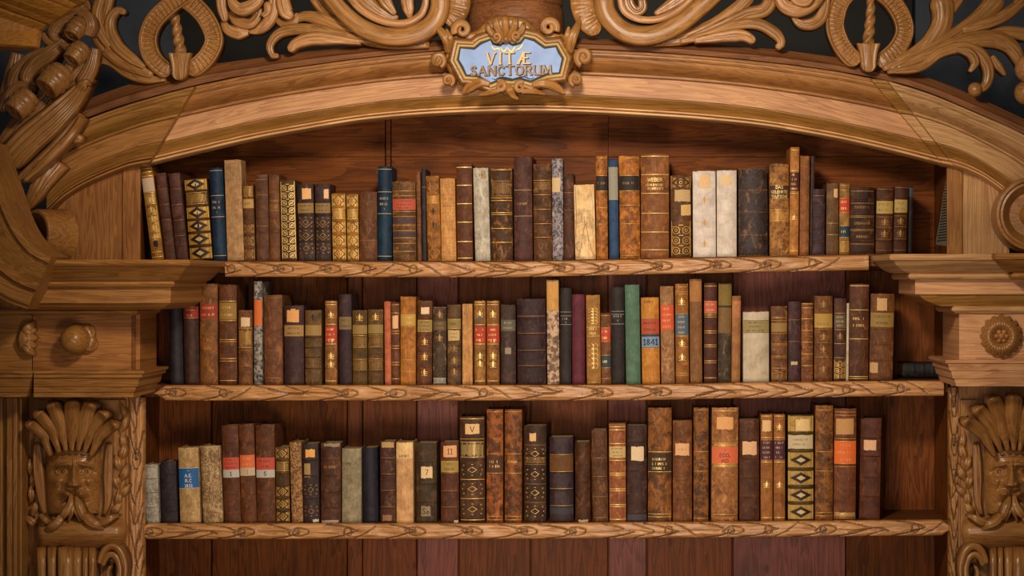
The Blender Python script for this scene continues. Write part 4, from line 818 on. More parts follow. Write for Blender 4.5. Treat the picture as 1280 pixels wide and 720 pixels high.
book(2, (645.5, 682, 374, 647, 682.5), '352228', '22161c', 'wide dark purple-brown book with four raised bands, centre of middle shelf', ('b', [.22, .4, .6, .78], .0018), ('g', [.2, .4, .6, .78], 'dull'), m=.25, wear=.8, streak=.6)
book(2, (682.5, 698.7, 350, 684.7, 698.8), 'b49c88', '5a4438', 'tall book with tan head and brown-white marbled paper spine', ('C', .02, .29, 'b88c50'), ('g', [.01], 'pale'), m=.06, sc=75., wear=.3, streak=.1, worn='c8b8a0')
book(2, (700, 715, 360, 700.3, 714), '242022', '181416', 'black book with two thin pale lines, left of the maroon book', ('g', [.25, .29, .38], 'silver'), ('t', [.32], 'silver'), ('T', .355, .004, '1', 'silver'), m=.15, wear=.25)
book(2, (715, 731, 368, 715.2, 731.3), '562030', '441828', 'plain maroon cloth book on the middle shelf', m=.15, wear=.1, streak=.25)
book(2, (732, 750, 369, 734, 751), '96703a', '7c582a', 'tan cloth book with ornate gilt spray, right of the maroon book', ('W', .15, .32, 'bright'), ('W', .55, .82, 'bright'), ('t', [.38, .43], 'bright'), ('g', [.36, .46, .98], 'bright'), m=.2, wear=.2)
book(2, (750.6, 763, 392, 751.8, 764), '68432a', '4a2c1a', 'smallest brown book with red and blue-grey labels, between tan cloth and black spines', ('L', .2, .4, 'b0402c', 2, 'bright', 'gold'), ('L', .59, .77, '2c3a3c', 1, 'bright', 'gold'), ('g', [.03, .92], 'gold'))
book(2, (763.3, 780.4, 359, 764.3, 780.8), '241e20', '181416', 'black book with two thin pale lines, left of the green book', ('g', [.25, .28, .38], 'silver'), ('t', [.3], 'silver'), ('T', .345, .004, '2', 'silver'), m=.15, wear=.25)
book(2, (781, 799, 356, 782.6, 801), '4c6e60', '3c5a50', 'green cloth book, the only green one on the middle shelf', m=.3, wear=.25, streak=.25)
book(2, (801, 823.6, 372, 803, 825), 'b07a34', '9a6426', 'orange-tan book with an orange-red label above a blue label dated 1841', ('L', .25, .42, 'a8482c', 2, 'dark', '3a3444'), ('L', .45, .58, '6e88a0', ['1841'], 'ink', 'ink'), ('t', [.05], 'dark'), ('C', .425, .45, '3a3444'), m=.2, wear=.3)
book(2, (824.7, 842, 358, 827, 843.4), '94704e', '684a30', 'tan speckled book with an orange-red label, right of the 1841 book', ('L', .195, .45, 'c8502a', 4, 'pale'), m=.3, sc=90., wear=.5)
book(2, (843.3, 860.6, 355, 845.3, 861), '8a5c2a', '65401c', 'tan book with a blue-grey label and gilt flowers', ('L', .3, .52, '4c5a66', 4, 'pale', 'gold'), ('F', [.18, .6, .74], 'bright'), ('g', [.03, .08, .1, .53, .9, .92], 'gold'), m=.3)
book(2, (861.3, 877.5, 349, 863.3, 877.6), '7a5734', '604024', 'tall plain brown book with a lighter head, right of the blue-grey label', ('C', .02, .215, '94683c'), m=.3, wear=.3, streak=.5)
book(2, (880, 896.5, 354, 880.3, 896), '4a281c', '361c14', 'dark red-brown book with gilt bands and a red label, middle shelf right', ('L', .18, .305, 'b4543c', 2, 'pale', 'gold'), ('g', [.03, .32, .34, .48, .5, .62, .64, .78, .8, .95], 'gold', .0012), ('b', [.33, .49, .63, .79], .0006), wear=.4)
book(2, (898.3, 914.8, 355, 897.2, 914), '3c3228', '24201e', 'black damaged book with an olive head, left of the pale slim book', ('C', .01, .22, '70602c'), ('C', .24, .5, '6c5434'), m=.25, wear=1., worn='7a6244')
book(2, (915, 926.5, 370, 914.5, 925), '92683e', '785030', 'slim pale brown book with a salmon head', ('C', .06, .25, 'a06c48'), m=.2, wear=.3)
book(2, (929, 961.5, 390, 929.3, 961.7), 'bab4a8', 'a29a8a', 'broad white vellum book with a yellowed label, right part of middle shelf', ('L', .12, .3, '948050', 3, 'ink', 'ink'), m=.4, sc=30., wear=.3, worn='c8bca4', streak=.25)
book(2, (964, 984.6, 383, 964.3, 984.3), '68452a', '42281a', 'brown ornate book with a tan label, right of the white vellum book', ('b', [.17, .34, .5, .66, .82]), ('L', .22, .34, '8e6c38', 2, 'ink'), ('g', [.15, .19, .36, .5, .52, .66, .68, .82], 'gold'), ('X', .84, .98, 'dull'), wear=.7)
book(2, (985.5, 1001, 377, 985.5, 1001), '422a2e', '2c1c20', 'dark purple-brown book with a small pale tear near its foot', ('S', .75, .79, -.6, .5, 'b8a080'), ('g', [.23, .5], 'dull'), wear=.7)
book(2, (1001.8, 1016.6, 379, 1001.8, 1016.3), '7a4f2c', '4c2d1a', 'warm brown worn gilt book between the purple and the gilt-labelled ones', ('b', 6), ('g', [.01, .06, .2, .35, .5, .65, .8], 'gold', .0012), wear=.9)
book(2, (1018.2, 1041, 370, 1018, 1041), '6e4826', '4a2e18', 'brown book with a bright gilt label, right part of middle shelf', ('L', .21, .37, 'a8843c', 2, 'ink', 'bright'), ('b', [.2, .39, .55, .72]), ('F', [.1, .48, .63, .86], 'dull'), ('g', [.39, .55, .72], 'dull'))
book(2, (1043, 1058, 373, 1042.4, 1057.3), '4c2e24', '341e1a', 'dark brown ornate book, left of a thin white one', ('L', .2, .36, '5e4c3a', 3, 'pale'), ('g', [.18, .38, .55, .72], 'gold'), ('X', .74, .98, 'gold'), ('F', [.46], 'dull'))
book(2, (1058.4, 1062, 379, 1057.8, 1060.5), 'c0b8a8', 'a09888', 'very thin white booklet on the middle shelf', d=.11, wear=.2, yaw=0)
book(2, (1062.5, 1087, 355, 1061.5, 1085.5), '54321e', '3c2214', 'tall dark brown book with gilt rules and title, near right end of middle shelf', ('g', [.27, .57, .96, .98], 'bright', .0012), ('g', [.02], 'pale', .002), ('t', [.36, .43], 'bright'), m=.25, wear=.6, yaw=-1.4)
book(2, (1089, 1119, 367.5, 1087, 1116), '6c4626', '4a2e1a', 'brown book with square sticker and gilt label, last standing on middle shelf', ('S', .05, .195, -.5, .35, 'c09860', '147'), ('L', .22, .385, '8e7034', 2, 'ink'), ('b', [.2, .4, .58, .76]), ('S', .8, .92, -.95, -.3, 'b89060'), m=.3, streak=.6, wear=.6, yaw=-1.)
# ------------------------------------------------------------------ bottom shelf
book(3, (180.5, 196, 581, 182, 199), 'a8a6a2', '80807c', 'small grey-white ribbed book, first on the bottom shelf', ('b', [.24, .48, .73], .001), ('g', [.24, .48, .73], 'dark'), m=.15, sc=130., wear=.6, worn='c0b8a8')
book(3, (200, 219, 577, 202, 222), '2a2028', '1c1620', 'small dark purple book beside the grey-white one', ('b', 4, .0008), m=.2, wear=.5)
book(3, (221.2, 247.5, 560, 225, 249.5), 'b89c6c', '96784a', 'cream book with a blue label, bottom shelf left', ('L', .27, .54, '1e5a90', ['-', 'A.E.', 'R.C', '1831'], 'white', 'white'), ('P', R(.05, .24), 'a07a50'), m=.25, sc=100., wear=.5, worn='d0b888')
book(3, (249.6, 274, 558, 253, 278.5), 'b49a74', '7c5e3a', 'cream book covered in a maze-like brown pattern, right of the blue-label book', ('X', .01, .75, '6c4c2a'), m=.12, sc=120., wear=.7, worn='ccb48c', yaw=-1.5)
book(3, (276.2, 297, 532, 280.3, 300.8), '5a3420', '3e2214', 'tall brown book with red and white labels numbered 1, left of three', ('L', .33, .455, 'b84834', 3, 'dark'), ('L', .455, .535, 'b0a89c', ['1'], 'ink'), ('b', [.17, .7, .9], .0008), m=.3, wear=.6)
book(3, (297.2, 317.3, 531, 302, 320), '60381e', '422514', 'tall brown book with orange and cream labels, middle of three alike', ('L', .31, .44, 'd06434', 2, 'pale'), ('L', .44, .52, 'b8a484', ['1'], 'dull'), ('b', [.17, .7, .9], .0008), m=.3, wear=.6)
book(3, (318.2, 343, 532, 321, 343.5), '5c361e', '402414', 'tall brown book with red and white labels numbered 5, right of three', ('L', .33, .455, 'b44834', 2, 'dark'), ('L', .455, .535, 'b0a89c', ['5'], 'ink'), ('b', [.17, .7, .9], .0008), m=.3, wear=.6)
book(3, (344, 360.5, 559, 345, 362.3), '503818', '2e2010', 'small dark gilt-panelled book right of the three red-labelled books', ('b', [.17, .34, .5, .67, .83]), ('P', R(.02, .15, .52, .65, .69, .81, .85, .98), 'gold'), ('V', .2, .31, 'gold'))
book(3, (362, 375.6, 553, 364, 379), '98744a', '462e20', 'narrow speckled tan book on the bottom shelf', m=.06, sc=200., wear=.4, streak=.1)
book(3, (377.2, 397.5, 555, 379.5, 399), '36282a', '221a1e', 'dark book with an orange sticker and torn tan label', ('S', .07, .17, -.6, .6, 'e0a050'), ('S', .25, .42, -.8, .0, 'a08450'), ('D', [.58, .85], 'dull'), ('b', [.2, .4, .68]), ('S', .955, .99, .2, .9, 'c8b8a0'))
book(3, (401, 425.3, 554, 400, 426), '4c2e1e', '321d14', 'dark brown ribbed book with pale worn head and foot', ('b', [.2, .4, .6, .8], .002), ('S', .005, .045, -.7, .9, '8e7a64'), ('S', .965, .995, -.9, .8, 'a89078'), ('t', [.3], 'dull'), wear=.7)
book(3, (427, 451.3, 561, 427, 451.3), '928a74', '706850', 'grey-green vellum book with a rounded spine, bottom shelf', ('t', [.2], 'dark'), m=.25, sc=50., wear=.4, worn='a49c88', streak=.25)
book(3, (452, 471, 560, 454, 472.7), '1e1e2c', '141420', 'plain navy-black book right of the grey-green vellum', m=.15, wear=.1, streak=.15, bulge=.25)
book(3, (474.6, 494.3, 552, 475.3, 494.5), '44281c', '2e1a12', 'dark brown ribbed book with a peeled pale head, left of the cream spine', ('b', [.2, .4, .6, .8]), ('S', .01, .075, -.8, .8, 'b08a58'), ('S', .9, .97, -.7, .5, '8a6040'), ('g', [.2, .4, .6, .8], 'dull'), wear=.8)
book(3, (495, 516, 553, 495.2, 516.7), 'c8a074', 'a87e54', 'cream leather book with a thin written title, bottom shelf', ('C', .01, .2, 'd0ac7c'), ('t', [.17], 'dark'), m=.25, wear=.3, worn='d8bc94')
book(3, (519.3, 546, 554, 520.3, 545.5), '42321f', '2a2016', 'dark grey-brown book with a white sticker and a lower tag reading So', ('S', .295, .44, -.5, .6, 'd8b888', '7'), ('S', .79, .91, -.5, .4, '8a7456', 'So'), ('b', [.23, .5, .73]), wear=.5)
book(3, (550.6, 573, 553, 551, 573.3), '56301c', '3a2014', 'brown book with orange sticker over a gilt label, left of the tall stickered book', ('S', .04, .185, -.7, .8, 'd89c68', '11'), ('L', .23, .37, '9a7c3a', 2, 'ink', 'gold'), ('g', [.21, .38, .6, .8], 'dull'), ('b', [.2, .6, .8], .001), ('S', .965, .995, .5, .95, 'c8b8a8'), streak=.7)
book(3, (574, 605.6, 521, 575.2, 606), '462e1a', '2c1c10', 'tall ornate brown book with gilt lozenges and an oblong sticker marked V', ('S', .07, .165, -.55, .6, 'd8ac74', 'V'), ('V', .24, .38, 'bright'), ('D', [.5, .68, .87], 'gold'), ('g', [.02, .21, .59, .77, .97], 'gold', .0016), ('b', [.2, .4, .59, .77]), wear=.6)
book(3, (608, 629, 512, 608.3, 628.3), '8a5020', '38241a', 'tall orange mottled book, left of a mottled pair on bottom shelf', ('g', [.02, .39, .56, .94, .97], 'gold'), ('t', [.46, .5], 'bright'), ('C', .41, .55, '4a3020'), m=.12, sc=45., wear=.5)
book(3, (630.5, 652.6, 512, 630.8, 652), '7c4a22', '38261a', 'tall orange mottled book, right of a mottled pair on bottom shelf', ('g', [.02, .39, .56, .94, .97], 'gold'), ('t', [.46], 'gold'), m=.12, sc=45., wear=.5, yaw=-1.5)
book(3, (654.7, 683, 532, 655.3, 682.5), '3a2618', '24180f', 'dark ornate book with rubbed lozenges and a small round sticker', ('S', .08, .16, -.5, .1, 'd8aa70'), ('D', [.29, .5, .69, .88], 'gold'), ('V', .33, .38, 'dull'), ('g', [.2, .4, .6, .79], 'dull'), wear=.7, yaw=-2.2)
book(3, (686.3, 716.7, 547, 687.5, 716.5), '34242c', '221820', 'dark purple book with a gilt-brown title band, centre of bottom shelf', ('C', .21, .4, '5a3c20'), ('V', .24, .36, 'gold'), ('b', [.2, .4, .6, .8]), ('g', [.2, .4, .6, .8], 'gold'), ('C', .82, .9, '34343f'), rough=.3, yaw=-1.)
book(3, (718.8, 737.5, 553, 719, 738.3), '4c2e1c', '321d12', 'plain dark brown book with a frayed foot, right of the purple one', ('b', [.22, .48, .74], .0006), ('S', .965, .995, -.6, .7, 'b8a080'), wear=.6, bulge=.28)
book(3, (739.2, 759, 538, 741.3, 760), '5a3a22', '3c2517', 'brown rubbed book between the plain dark one and the gilt one with a cream label', ('g', [.3, .5, .72], 'dull'), ('Z', [.95], 'dull'), m=.25, wear=.7)
book(3, (760.7, 782.3, 530, 762.3, 782.3), '8e5c36', '6e4226', 'tan gilt-banded book with a cream label and red oval stamps', ('L', .23, .345, 'c0a068', 3, 'ink', 'gold'), ('g', [.03, .06, .2, .37, .5, .52, .66, .68, .82, .84, .97], 'bright', .0013), ('D', [.44, .6, .74, .9], 'red'), m=.25)
book(3, (784, 808.5, 532, 784, 808.5), '3e2822', '281a18', 'dark brown book with a torn white sticker, left of the tall mottled book', ('S', .22, .365, -.6, .7, 'd8bc94'), ('b', [.16, .46, .9], .0014), ('C', .92, .98, '3a3a48'), wear=.6)
book(3, (810, 840, 510, 810, 839.3), '7a4e22', '3a271a', 'broad tall mottled brown book lettered in gilt on a dark patch', ('C', .395, .555, '3a2a1c'), ('g', [.385, .56, .93, .955], 'bright'), ('t', [.45, .49, .53], 'bright'), m=.12, sc=40., wear=.6, yaw=-.8)
book(3, (841, 865.3, 526, 841.2, 865), '704624', '4c2c16', 'mid-brown book with a nearly square peach sticker right of the broad mottled one', ('S', .225, .345, -.75, .7, 'd8a470', 1), ('b', [.2, .4, .58, .77], .0009), m=.3, wear=.5)
book(3, (867, 886, 510, 867, 885.5), '7c5024', '3c291a', 'tall narrow mottled book left of the large red-labelled one', ('g', [.02, .385, .555, .97], 'gold'), ('t', [.44, .5], 'dull'), m=.12, sc=45., wear=.5)
book(3, (890, 923.5, 510, 889.3, 922.3), '9a6c40', '6a4426', 'large tan book with a red label and a square orange sticker', ('S', .08, .19, -.65, .6, 'd89c60'), ('L', .345, .49, 'd06440', ['-', 'ECCL', 'H.D'], 'dark'), ('Z', [.03, .33, .51], 'bright'), ('V', .31, .34, 'gold'), ('V', .49, .52, 'gold'), ('g', [.93, .95], 'dark'), ('Z', [.94], 'gold'), m=.3, sc=90., wear=.6)
book(3, (924.5, 949, 524, 924.3, 949.5), '50301e', '341e14', 'dark brown ribbed book with a pale cut sticker, right of large red-labelled book', ('S', .22, .35, -.7, .75, 'd8a87c'), ('b', [.2, .38, .57, .76]), m=.25, wear=.5)
book(3, (951, 966, 518, 951, 966), '93622e', '6c4320', 'slim tan book with sticker and purple label, left of a purple-labelled pair', ('S', .055, .16, -.75, .75, 'd8ac78'), ('L', .24, .43, '48202c', 4, 'pale', 'gold'), ('Z', [.02, .22, .45, .97], 'bright'), ('F', [.66], 'bright'), wear=.3)
book(3, (967.3, 981.6, 518, 967.3, 981.6), '93622e', '6c4320', 'slim tan book with a purple label, right of a purple-labelled pair', ('F', [.12, .66], 'bright'), ('L', .24, .43, '48202c', 4, 'pale', 'gold'), ('Z', [.02, .22, .45, .97], 'bright'), wear=.3)
book(3, (985, 1017.5, 519, 985.3, 1017.2), '4c3c18', '2e2412', 'bright gilt book with four black diamonds and blank cream labels', ('S', .04, .15, -.4, .7, 'd8b478'), ('S', .19, .32, -.98, .95, 'c0ac84', 2), ('b', [.17, .34, .51, .68, .83], .0015), ('C', .01, .155, '9a7f42'), ('C', .355, .495, '9a7f42'), ('C', .53, .66, '9a7f42'), ('C', .70, .815, '9a7f42'), ('C', .85, .985, '9a7f42'), ('P', R(.01, .155, .355, .495, .53, .66, .7, .815, .85, .985), 'bright'), ('D', [.425, .595, .757, .917], 'dark'), wear=.3)
book(3, (1019.6, 1042, 507, 1019.3, 1041.3), '805324', '40291a', 'tallest mottled brown book right of the bright gilt diamonds', ('g', [.04, .4, .57, .93, .96], 'gold'), ('t', [.47, .52], 'dark'), m=.14, sc=45., wear=.5)
book(3, (1043.5, 1071, 511, 1042.3, 1070), '6c4024', '4a2818', 'brown book with a bright orange label under a torn tan sticker', ('S', .09, .23, -.85, .75, 'b88850'), ('L', .29, .495, 'd86424', 3, 'pale', 'gold'), ('V', .935, .955, 'bright'), ('g', [.03, .06, .27, .52, .965, .98], 'gold'), m=.3, wear=.5, yaw=-2.2)
book(3, (1076, 1103, 524, 1074.6, 1099.5), '552e1e', '3a2016', 'reddish brown ribbed book with a square peach sticker, last on bottom shelf', ('S', .21, .31, -.65, .55, 'd8a87c'), ('b', [.18, .36, .57, .76]), ('g', [.19, .37], 'dark'), m=.3, wear=.4, yaw=-11)
# cream book's split: folds of torn paper
# ------------------------------------------------------------------ dark book lying flat at the back of the middle shelf
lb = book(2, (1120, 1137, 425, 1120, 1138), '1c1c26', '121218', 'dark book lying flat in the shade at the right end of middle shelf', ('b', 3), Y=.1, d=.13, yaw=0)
_h = P(0, 425, .1)[2]; lb.rotation_euler = (0, math.radians(90), 0); lb.location = (P(1131, 0, .1)[0], .12, P(0, basepy(2, 1150), YS)[2]+.021)
# sheet of print hanging on the right inner wall of the niche
mb = MB(); X = WR-.0012
pts = [(.015, 209), (.03, 214), (.10, 240), (.16, 275), (.225, 300), (.225, 306), (.02, 308)]
vs = [(X-.0004*(i % 2), y, P(0, py, y)[2]) for i, (y, py) in enumerate(pts)]
mb.add(vs+[(x+.0008, y, z) for x, y, z in vs], [tuple(range(7)), tuple(range(13, 6, -1))]+[(i, (i+1) % 7, (i+1) % 7+7, i+7) for i in range(7)])
sh = setp(mb.build('printed_sheet', paper('8e8674')), 'torn grey printed sheet stuck on the right inner wall of the top compartment', 'paper')
mb = MB()
for i in range(24):
    z = P(0, 222+i*3.4, .1)[2]; ylo = .03+max(0, 0); yhi = np.interp(222+i*3.4, [209, 240, 275, 300, 308], [.02, .10, .155, .21, .21])-.01
    y = ylo
    while y < yhi-.01:
        l = random.uniform(.006, .018); mb.box(X-.0016, y, z-.0011, X-.0012, min(y+l, yhi), z+.0011); y += l+.004
mb.build('print', MARK('ink'), sh)
# ------------------------------------------------------------------ mask corbels
def corbel(label, cx, fx, plume, dy):
    """cx: middle of the face in pixels, fx: +1 garland on the right, -1 mirrored"""
    root = thing('mask_corbel', label, 'carving', (P(cx, 0, 0)[0], 0, 0))
    X = lambda o: cx+fx*o
    YF = -.045
    # plume of rolled lobes
    tips = [(-55, 527, 7.2), (-45, 514, 8), (-27, 502, 9.8), (-2, 500, 11), (21, 502, 10), (38, 514, 8.4), (51, 527, 8)]
    rts = [(-29, 566), (-18, 562), (-9.5, 560), (-2.5, 560), (5, 560), (13, 562), (21, 566)]
    for (ox, ty, w), (rx, ry) in zip(tips, rts):
        ox = ox*plume; ty = 560-(560-ty)*plume-dy; w *= plume
        mb = MB(); mx, my = lerp(rx, ox, .5)*(.92 if abs(ox) > 30 else .97), lerp(ry, ty, .52)
        leaf(mb, [(X(rx), ry+4, YF-.062), (X(lerp(rx, mx, .6)), lerp(ry, my, .6), YF-.066), (X(mx*.96), my, YF-.07), (X(lerp(mx, ox, .6)), lerp(my, ty, .6), YF-.082), (X(ox), ty+3, YF-.105), (X(ox*1.03), ty-1.5, YF-.09)],
             [2.4, 3.8, w*.62, w*.8, w*.9, w*.95, w*.95, w*.9], 26, 17, 1.3, thick=.03, edge=.2)
        part(mb, 'plume_lobe', WD['mask'], root, smooth=True)
    # face
    nu, nw = 120, 140; V = []; G = []; hwx, hz, cy = 37., 42., 600.
    ga = lambda a, s: math.exp(-(a/s)**2)
    for i in range(nw+1):
        w = 1-2*i/nw; row = []; g = []
        for j in range(nu+1):
            u = -1+2*j/nu; a = abs(u)
            d = 33*(max(0, 1-a**2.3))**.62*(1-.16*w*w-.10*max(0, -w))
            ed = math.hypot((a-.44)/.2, (w-.25)/.105)
            d -= 12*math.exp(-ed**2.*.42); d += 10.5*math.exp(-((a-.44)/.15)**2-((w-.25)/.07)**2)          # sockets, eyeballs
            d += 3.4*math.exp(-((ed-.85)/.14)**2)*(1 if w > .24 else .75)                                       # lids
            d -= 8*math.exp(-((a-.43)/.062)**4-((w-.245)/.042)**4)                                           # drilled pupil
            d += 8.5*ga(w-.475+.20*max(0, a-.2)+.5*max(0, a-.6), .06)*ga(a-.42, .30)                        # brows, drawn down to the nose
            d += 2.4*ga(u, .11)*ga(w-.50, .10)-1.8*ga(a-.07, .03)*ga(w-.46, .12)
            if -.24 < w < .45:
                k = (.45-w)/.6; d += (5+16*min(1, k))*ga(u, .12+.06*min(1, k))*min(1, (w+.24)/.06)              # nose
            d += 8.5*ga(a-.17, .075)*ga(w+.135, .07)                                                          # nostrils
            d += 15*ga(a-.26, .19)*ga(w+.42, .115)*(.55+.45*ga(a-.2, .2)); d -= 5*ga(u, .04)*ga(w+.40, .12)      # moustache puffs
            d += 5.5*ga(a-.55, .24)*ga(w+.0, .2)-3.2*ga(a-.42-.3*(-.15-w), .06)*ga(w+.16, .14)                # cheeks and fold
            d -= 9*ga(u, .28)*ga(w+.66, .08); d += 4*ga(u, .22)*ga(w+.80, .09)                                  # mouth, lower lip
            d += .8*math.sin((w-.55)*46+2*a)*ga(w-.72, .14)*ga(u, .6)                                           # forehead creases
            px = X(u*hwx*(1-.10*max(0, -w)**2-.02*max(0, w))); py = cy-w*hz
            p = P(px, py, YF+.012-d*S); row.append(p); g.append((p[0], p[2], p[1]))
        V.append(row); G.append(g)
    mb = MB(); b = mb.grid(V, G); rim = [b+j for j in range(nu+1)]+[b+i*(nu+1)+nu for i in range(1, nw+1)]+[b+nw*(nu+1)+j for j in range(nu-1, -1, -1)]+[b+i*(nu+1) for i in range(nw-1, 0, -1)]
    k = len(mb.v); vs = [(mb.v[i][0], -.02, mb.v[i][2]) for i in rim]; n = len(rim); bb = mb.add(vs, [])
    mb.f += [(rim[i], rim[(i+1) % n], bb+(i+1) % n, bb+i) for i in range(n)]
    part(mb, 'face', WD['mask'], root, smooth=True)
    # cloth bands hanging beside the face
    for o0, o1, w in ((44.5, 42.5, 5.2), (-46, -40, 6)):
        mb = MB(); leaf(mb, [(X(o0), 555-dy, YF-.02), (X(o0-1.5*(1 if o0 > 0 else -1)), 590, YF-.022), (X(o1), 625, YF-.02), (X(o1-(4 if o1 > 0 else -4)), 643, YF-.016)], [w*.7, w, w, w*.8, 2], 24, 11, .45, thick=.03, edge=.25)
        part(mb, 'side_band', WD['mask'], root, smooth=True)
    # moustache and beard of leaves
    for pts, hw in (([(-3, 619), (-5, 632), (-13, 644), (-17, 650)], [2, 4.5, 5.5, 2.5]), ([(-12, 640), (-20, 652), (-30, 660), (-37, 664)], [2, 5.5, 6, 2]), ([(-2, 624), (-2, 638), (-7, 652)], [1.5, 3, 1]),
                    ([(3, 620), (6, 632), (11, 645), (14, 651)], [2, 5, 5.5, 2.5]), ([(10, 640), (20, 652), (30, 657), (38, 663)], [2, 6, 5.5, 2]), ([(24, 655), (36, 653), (48, 647), (56, 645)], [2, 5, 4.5, 1.5]), ([(2, 626), (3, 640), (8, 652)], [1.5, 2.5, 1]), ([(-28, 655), (-36, 650), (-43, 643)], [2, 4, 1.5])):
        mb = MB(); leaf(mb, [(X(o), y, YF-.058-(.012 if 0 < i < len(pts)-1 else 0)) for i, (o, y) in enumerate(pts)], hw, 18, 11, .6, thick=.03, flute=.07, nf=3); part(mb, 'moustache_leaf', WD['mask'], root, smooth=True)
    # garland up the outer side
    for i, (o, y, a, l, w) in enumerate(((50, 640, -.9, 15, 5), (55, 628, -1.5, 15, 5), (60, 618, -.9, 14, 4.5), (55, 606, -1.9, 15, 5), (61, 596, -1.2, 15, 5), (56, 583, -1.8, 14, 5), (60, 570, -1.3, 16, 5), (62, 556, -1.7, 15, 4), (60, 536, -1.2, 18, 4.5), (64, 520, -1.9, 18, 3.5))):
        if plume > 1 and y < 550: continue
        mb = MB(); q = lambda t: (X(o+l*t*math.cos(a)), y+l*t*math.sin(a))
        leaf(mb, [q(-.4)+(YF-.001,), q(.3)+(YF-.010,), q(1.1)+(YF-.003,)], [1.5, w, w*.85, .6], 16, 11, .55, thick=.03, rib=.3); part(mb, 'garland_leaf', WD['mask'], root, smooth=True)
    for i, (o, y, a) in enumerate(((-50, 640, -1.3), (-53, 622, -1.6), (-51, 604, -1.5), (-54, 588, -1.6), (-50, 655, -2.4))):
        mb = MB(); q = lambda t: (X(o+14*t*math.cos(a)), y+14*t*math.sin(a))
        leaf(mb, [q(-.4)+(YF-.001,), q(.3)+(YF-.008,), q(1.1)+(YF-.003,)], [1.5, 4.5, 4, .6], 16, 11, .55, thick=.03, rib=.3); part(mb, 'garland_leaf', WD['mask'], root, smooth=True)
    # block under the chin
    mb = MB(); rows = []
    for i in range(13):
        t = i/12; py = 646+40*t; y = YF-.005-.045*math.sin(math.pi*min(1, t*1.0))**.7*(1 if True else 0)
        rows.append([P(X(o), py, y-.016*math.cos(o/62*1.5)) for o in np.linspace(-44, 59, 16)])
    rows = [[(r[0][0], -.02, r[0][2])]+r+[(r[-1][0], -.02, r[-1][2])] for r in rows]; mb.grid(rows, [[(p[0], p[2], p[1]) for p in r] for r in rows]); part(mb, 'chin_block', WD['mask'], root, smooth=True)
    # reeded body of the console with its scroll
    for o0, o1, yy in ((-46, -36, .0), (-33, -23, -.008), (-20, -3, -.02), (-1, 8, -.006), (11, 17, 0), (19, 26, .002)):
        mb = MB(); xc = (o0+o1)/2; w = (o1-o0)/2
        leaf(mb, [(X(xc), 684, YF-.03+yy), (X(xc), 692, YF-.062+yy), (X(xc*.99), 715, YF-.075+yy), (X(xc*.97), 760, YF-.07+yy), (X(xc*.94), 860, YF-.03+yy)], [w, w, w, w, w*.9], 24, 9, .45, thick=.06)
        part(mb, 'reed', WD['mask'], root, smooth=True)
    for r0, r1, w, t in ((28, 25, 4.5, .55), (21, 6, 4, 1.15)):
        mb = MB(); pts = [(X(48+math.cos(a)*r*.62), 716+math.sin(a)*r*1.22, YF-.045-.012*k/24) for k in range(25) for a, r in ((math.pi+.35+t*2*math.pi*k/24, lerp(r0, r1, k/24)),)]
        leaf(mb, pts, [3, w, w, w, w*.7, 2], 50, 9, .8, thick=.05); part(mb, 'scroll', WD['mask'], root, smooth=True)
    mb = MB(); a, b = sorted((P(X(-48), 0, YF)[0], P(X(64), 0, YF)[0])); mb.box(a, -.045, .0, b, -.0265, zpx(500-dy, -.04), 'z'); part(mb, 'back_plate', WD['mask'], root)
    return root
corbel('carved bearded mask with a plumed crest on the left pilaster', 92, 1, 1.0, 0)
corbel('carved bearded mask with a taller plume on the right pilaster, cut by the frame edge', 1265, -1, 1.13, 0)

# ------------------------------------------------------------------ lettered cartouche
ct = thing('cartouche', 'carved cartouche with a pale blue plaque lettered VITAE SANCTORUM above the arch', 'sign', P(638, 75, -.13))
def cpart(mb, name, mat, **k):
    ox, oy, oz = ct.location; mb.v = [(x-ox, y-oy, z-oz) for x, y, z in mb.v]
    return mb.build(name, mat, ct, **k)
Z = lambda a, b: (520+a/5.333, 10+b/5.333)
PLQ = [(290, 258), (385, 262), (428, 226), (500, 203), (520, 232), (560, 240), (600, 214), (645, 238), (690, 226), (722, 190), (790, 205), (860, 256), (938, 248), (962, 290), (988, 335), (962, 440), (872, 452), (765, 500), (690, 478), (640, 490), (570, 482), (500, 512), (405, 462), (330, 457), (300, 400), (270, 345)]
YC = -.135
mb = MB(); mb.prism([(P(*Z(a, b), YC)[0], P(*Z(a, b), YC)[2]) for a, b in PLQ], YC, YC+.02); plq = cpart(mb, 'plaque', flat('blue_paint', '87a3d6', .55, 0, .30, 26.))
def offs(poly, d):
    n = len(poly); out = []
    ar_ = sum(poly[i][0]*poly[(i+1) % n][1]-poly[(i+1) % n][0]*poly[i][1] for i in range(n)); sg = 1 if ar_ > 0 else -1
    for i in range(n):
        (ax, ay), (bx, by), (cx_, cy_) = poly[i-1], poly[i], poly[(i+1) % n]
        n1 = (by-ay, ax-bx); n2 = (cy_-by, bx-cx_); l1 = math.hypot(*n1); l2 = math.hypot(*n2)
        nx, ny = n1[0]/l1+n2[0]/l2, n1[1]/l1+n2[1]/l2; l = nx*nx+ny*ny
        k = min(2*d/l if l > .3 else d*2, d*1.35) if l > 0 else 0
        out.append((bx+sg*nx*k, by+sg*ny*k))
    return out
pp = [Z(a, b) for a, b in PLQ]
def ringstrip(name, prof, mat, smooth=True):
    """prof [(offset outwards in pixels, Y)]"""
    V = []
    for i, (d, y) in enumerate(prof): V.append([P(a, b, y) for a, b in offs(pp, d)])
    mb = MB(); mb.grid(V, [[(p[0], p[2], p[1]) for p in r] for r in V], closev=True); return cpart(mb, name, mat, smooth=smooth, angle=35, recalc=True)
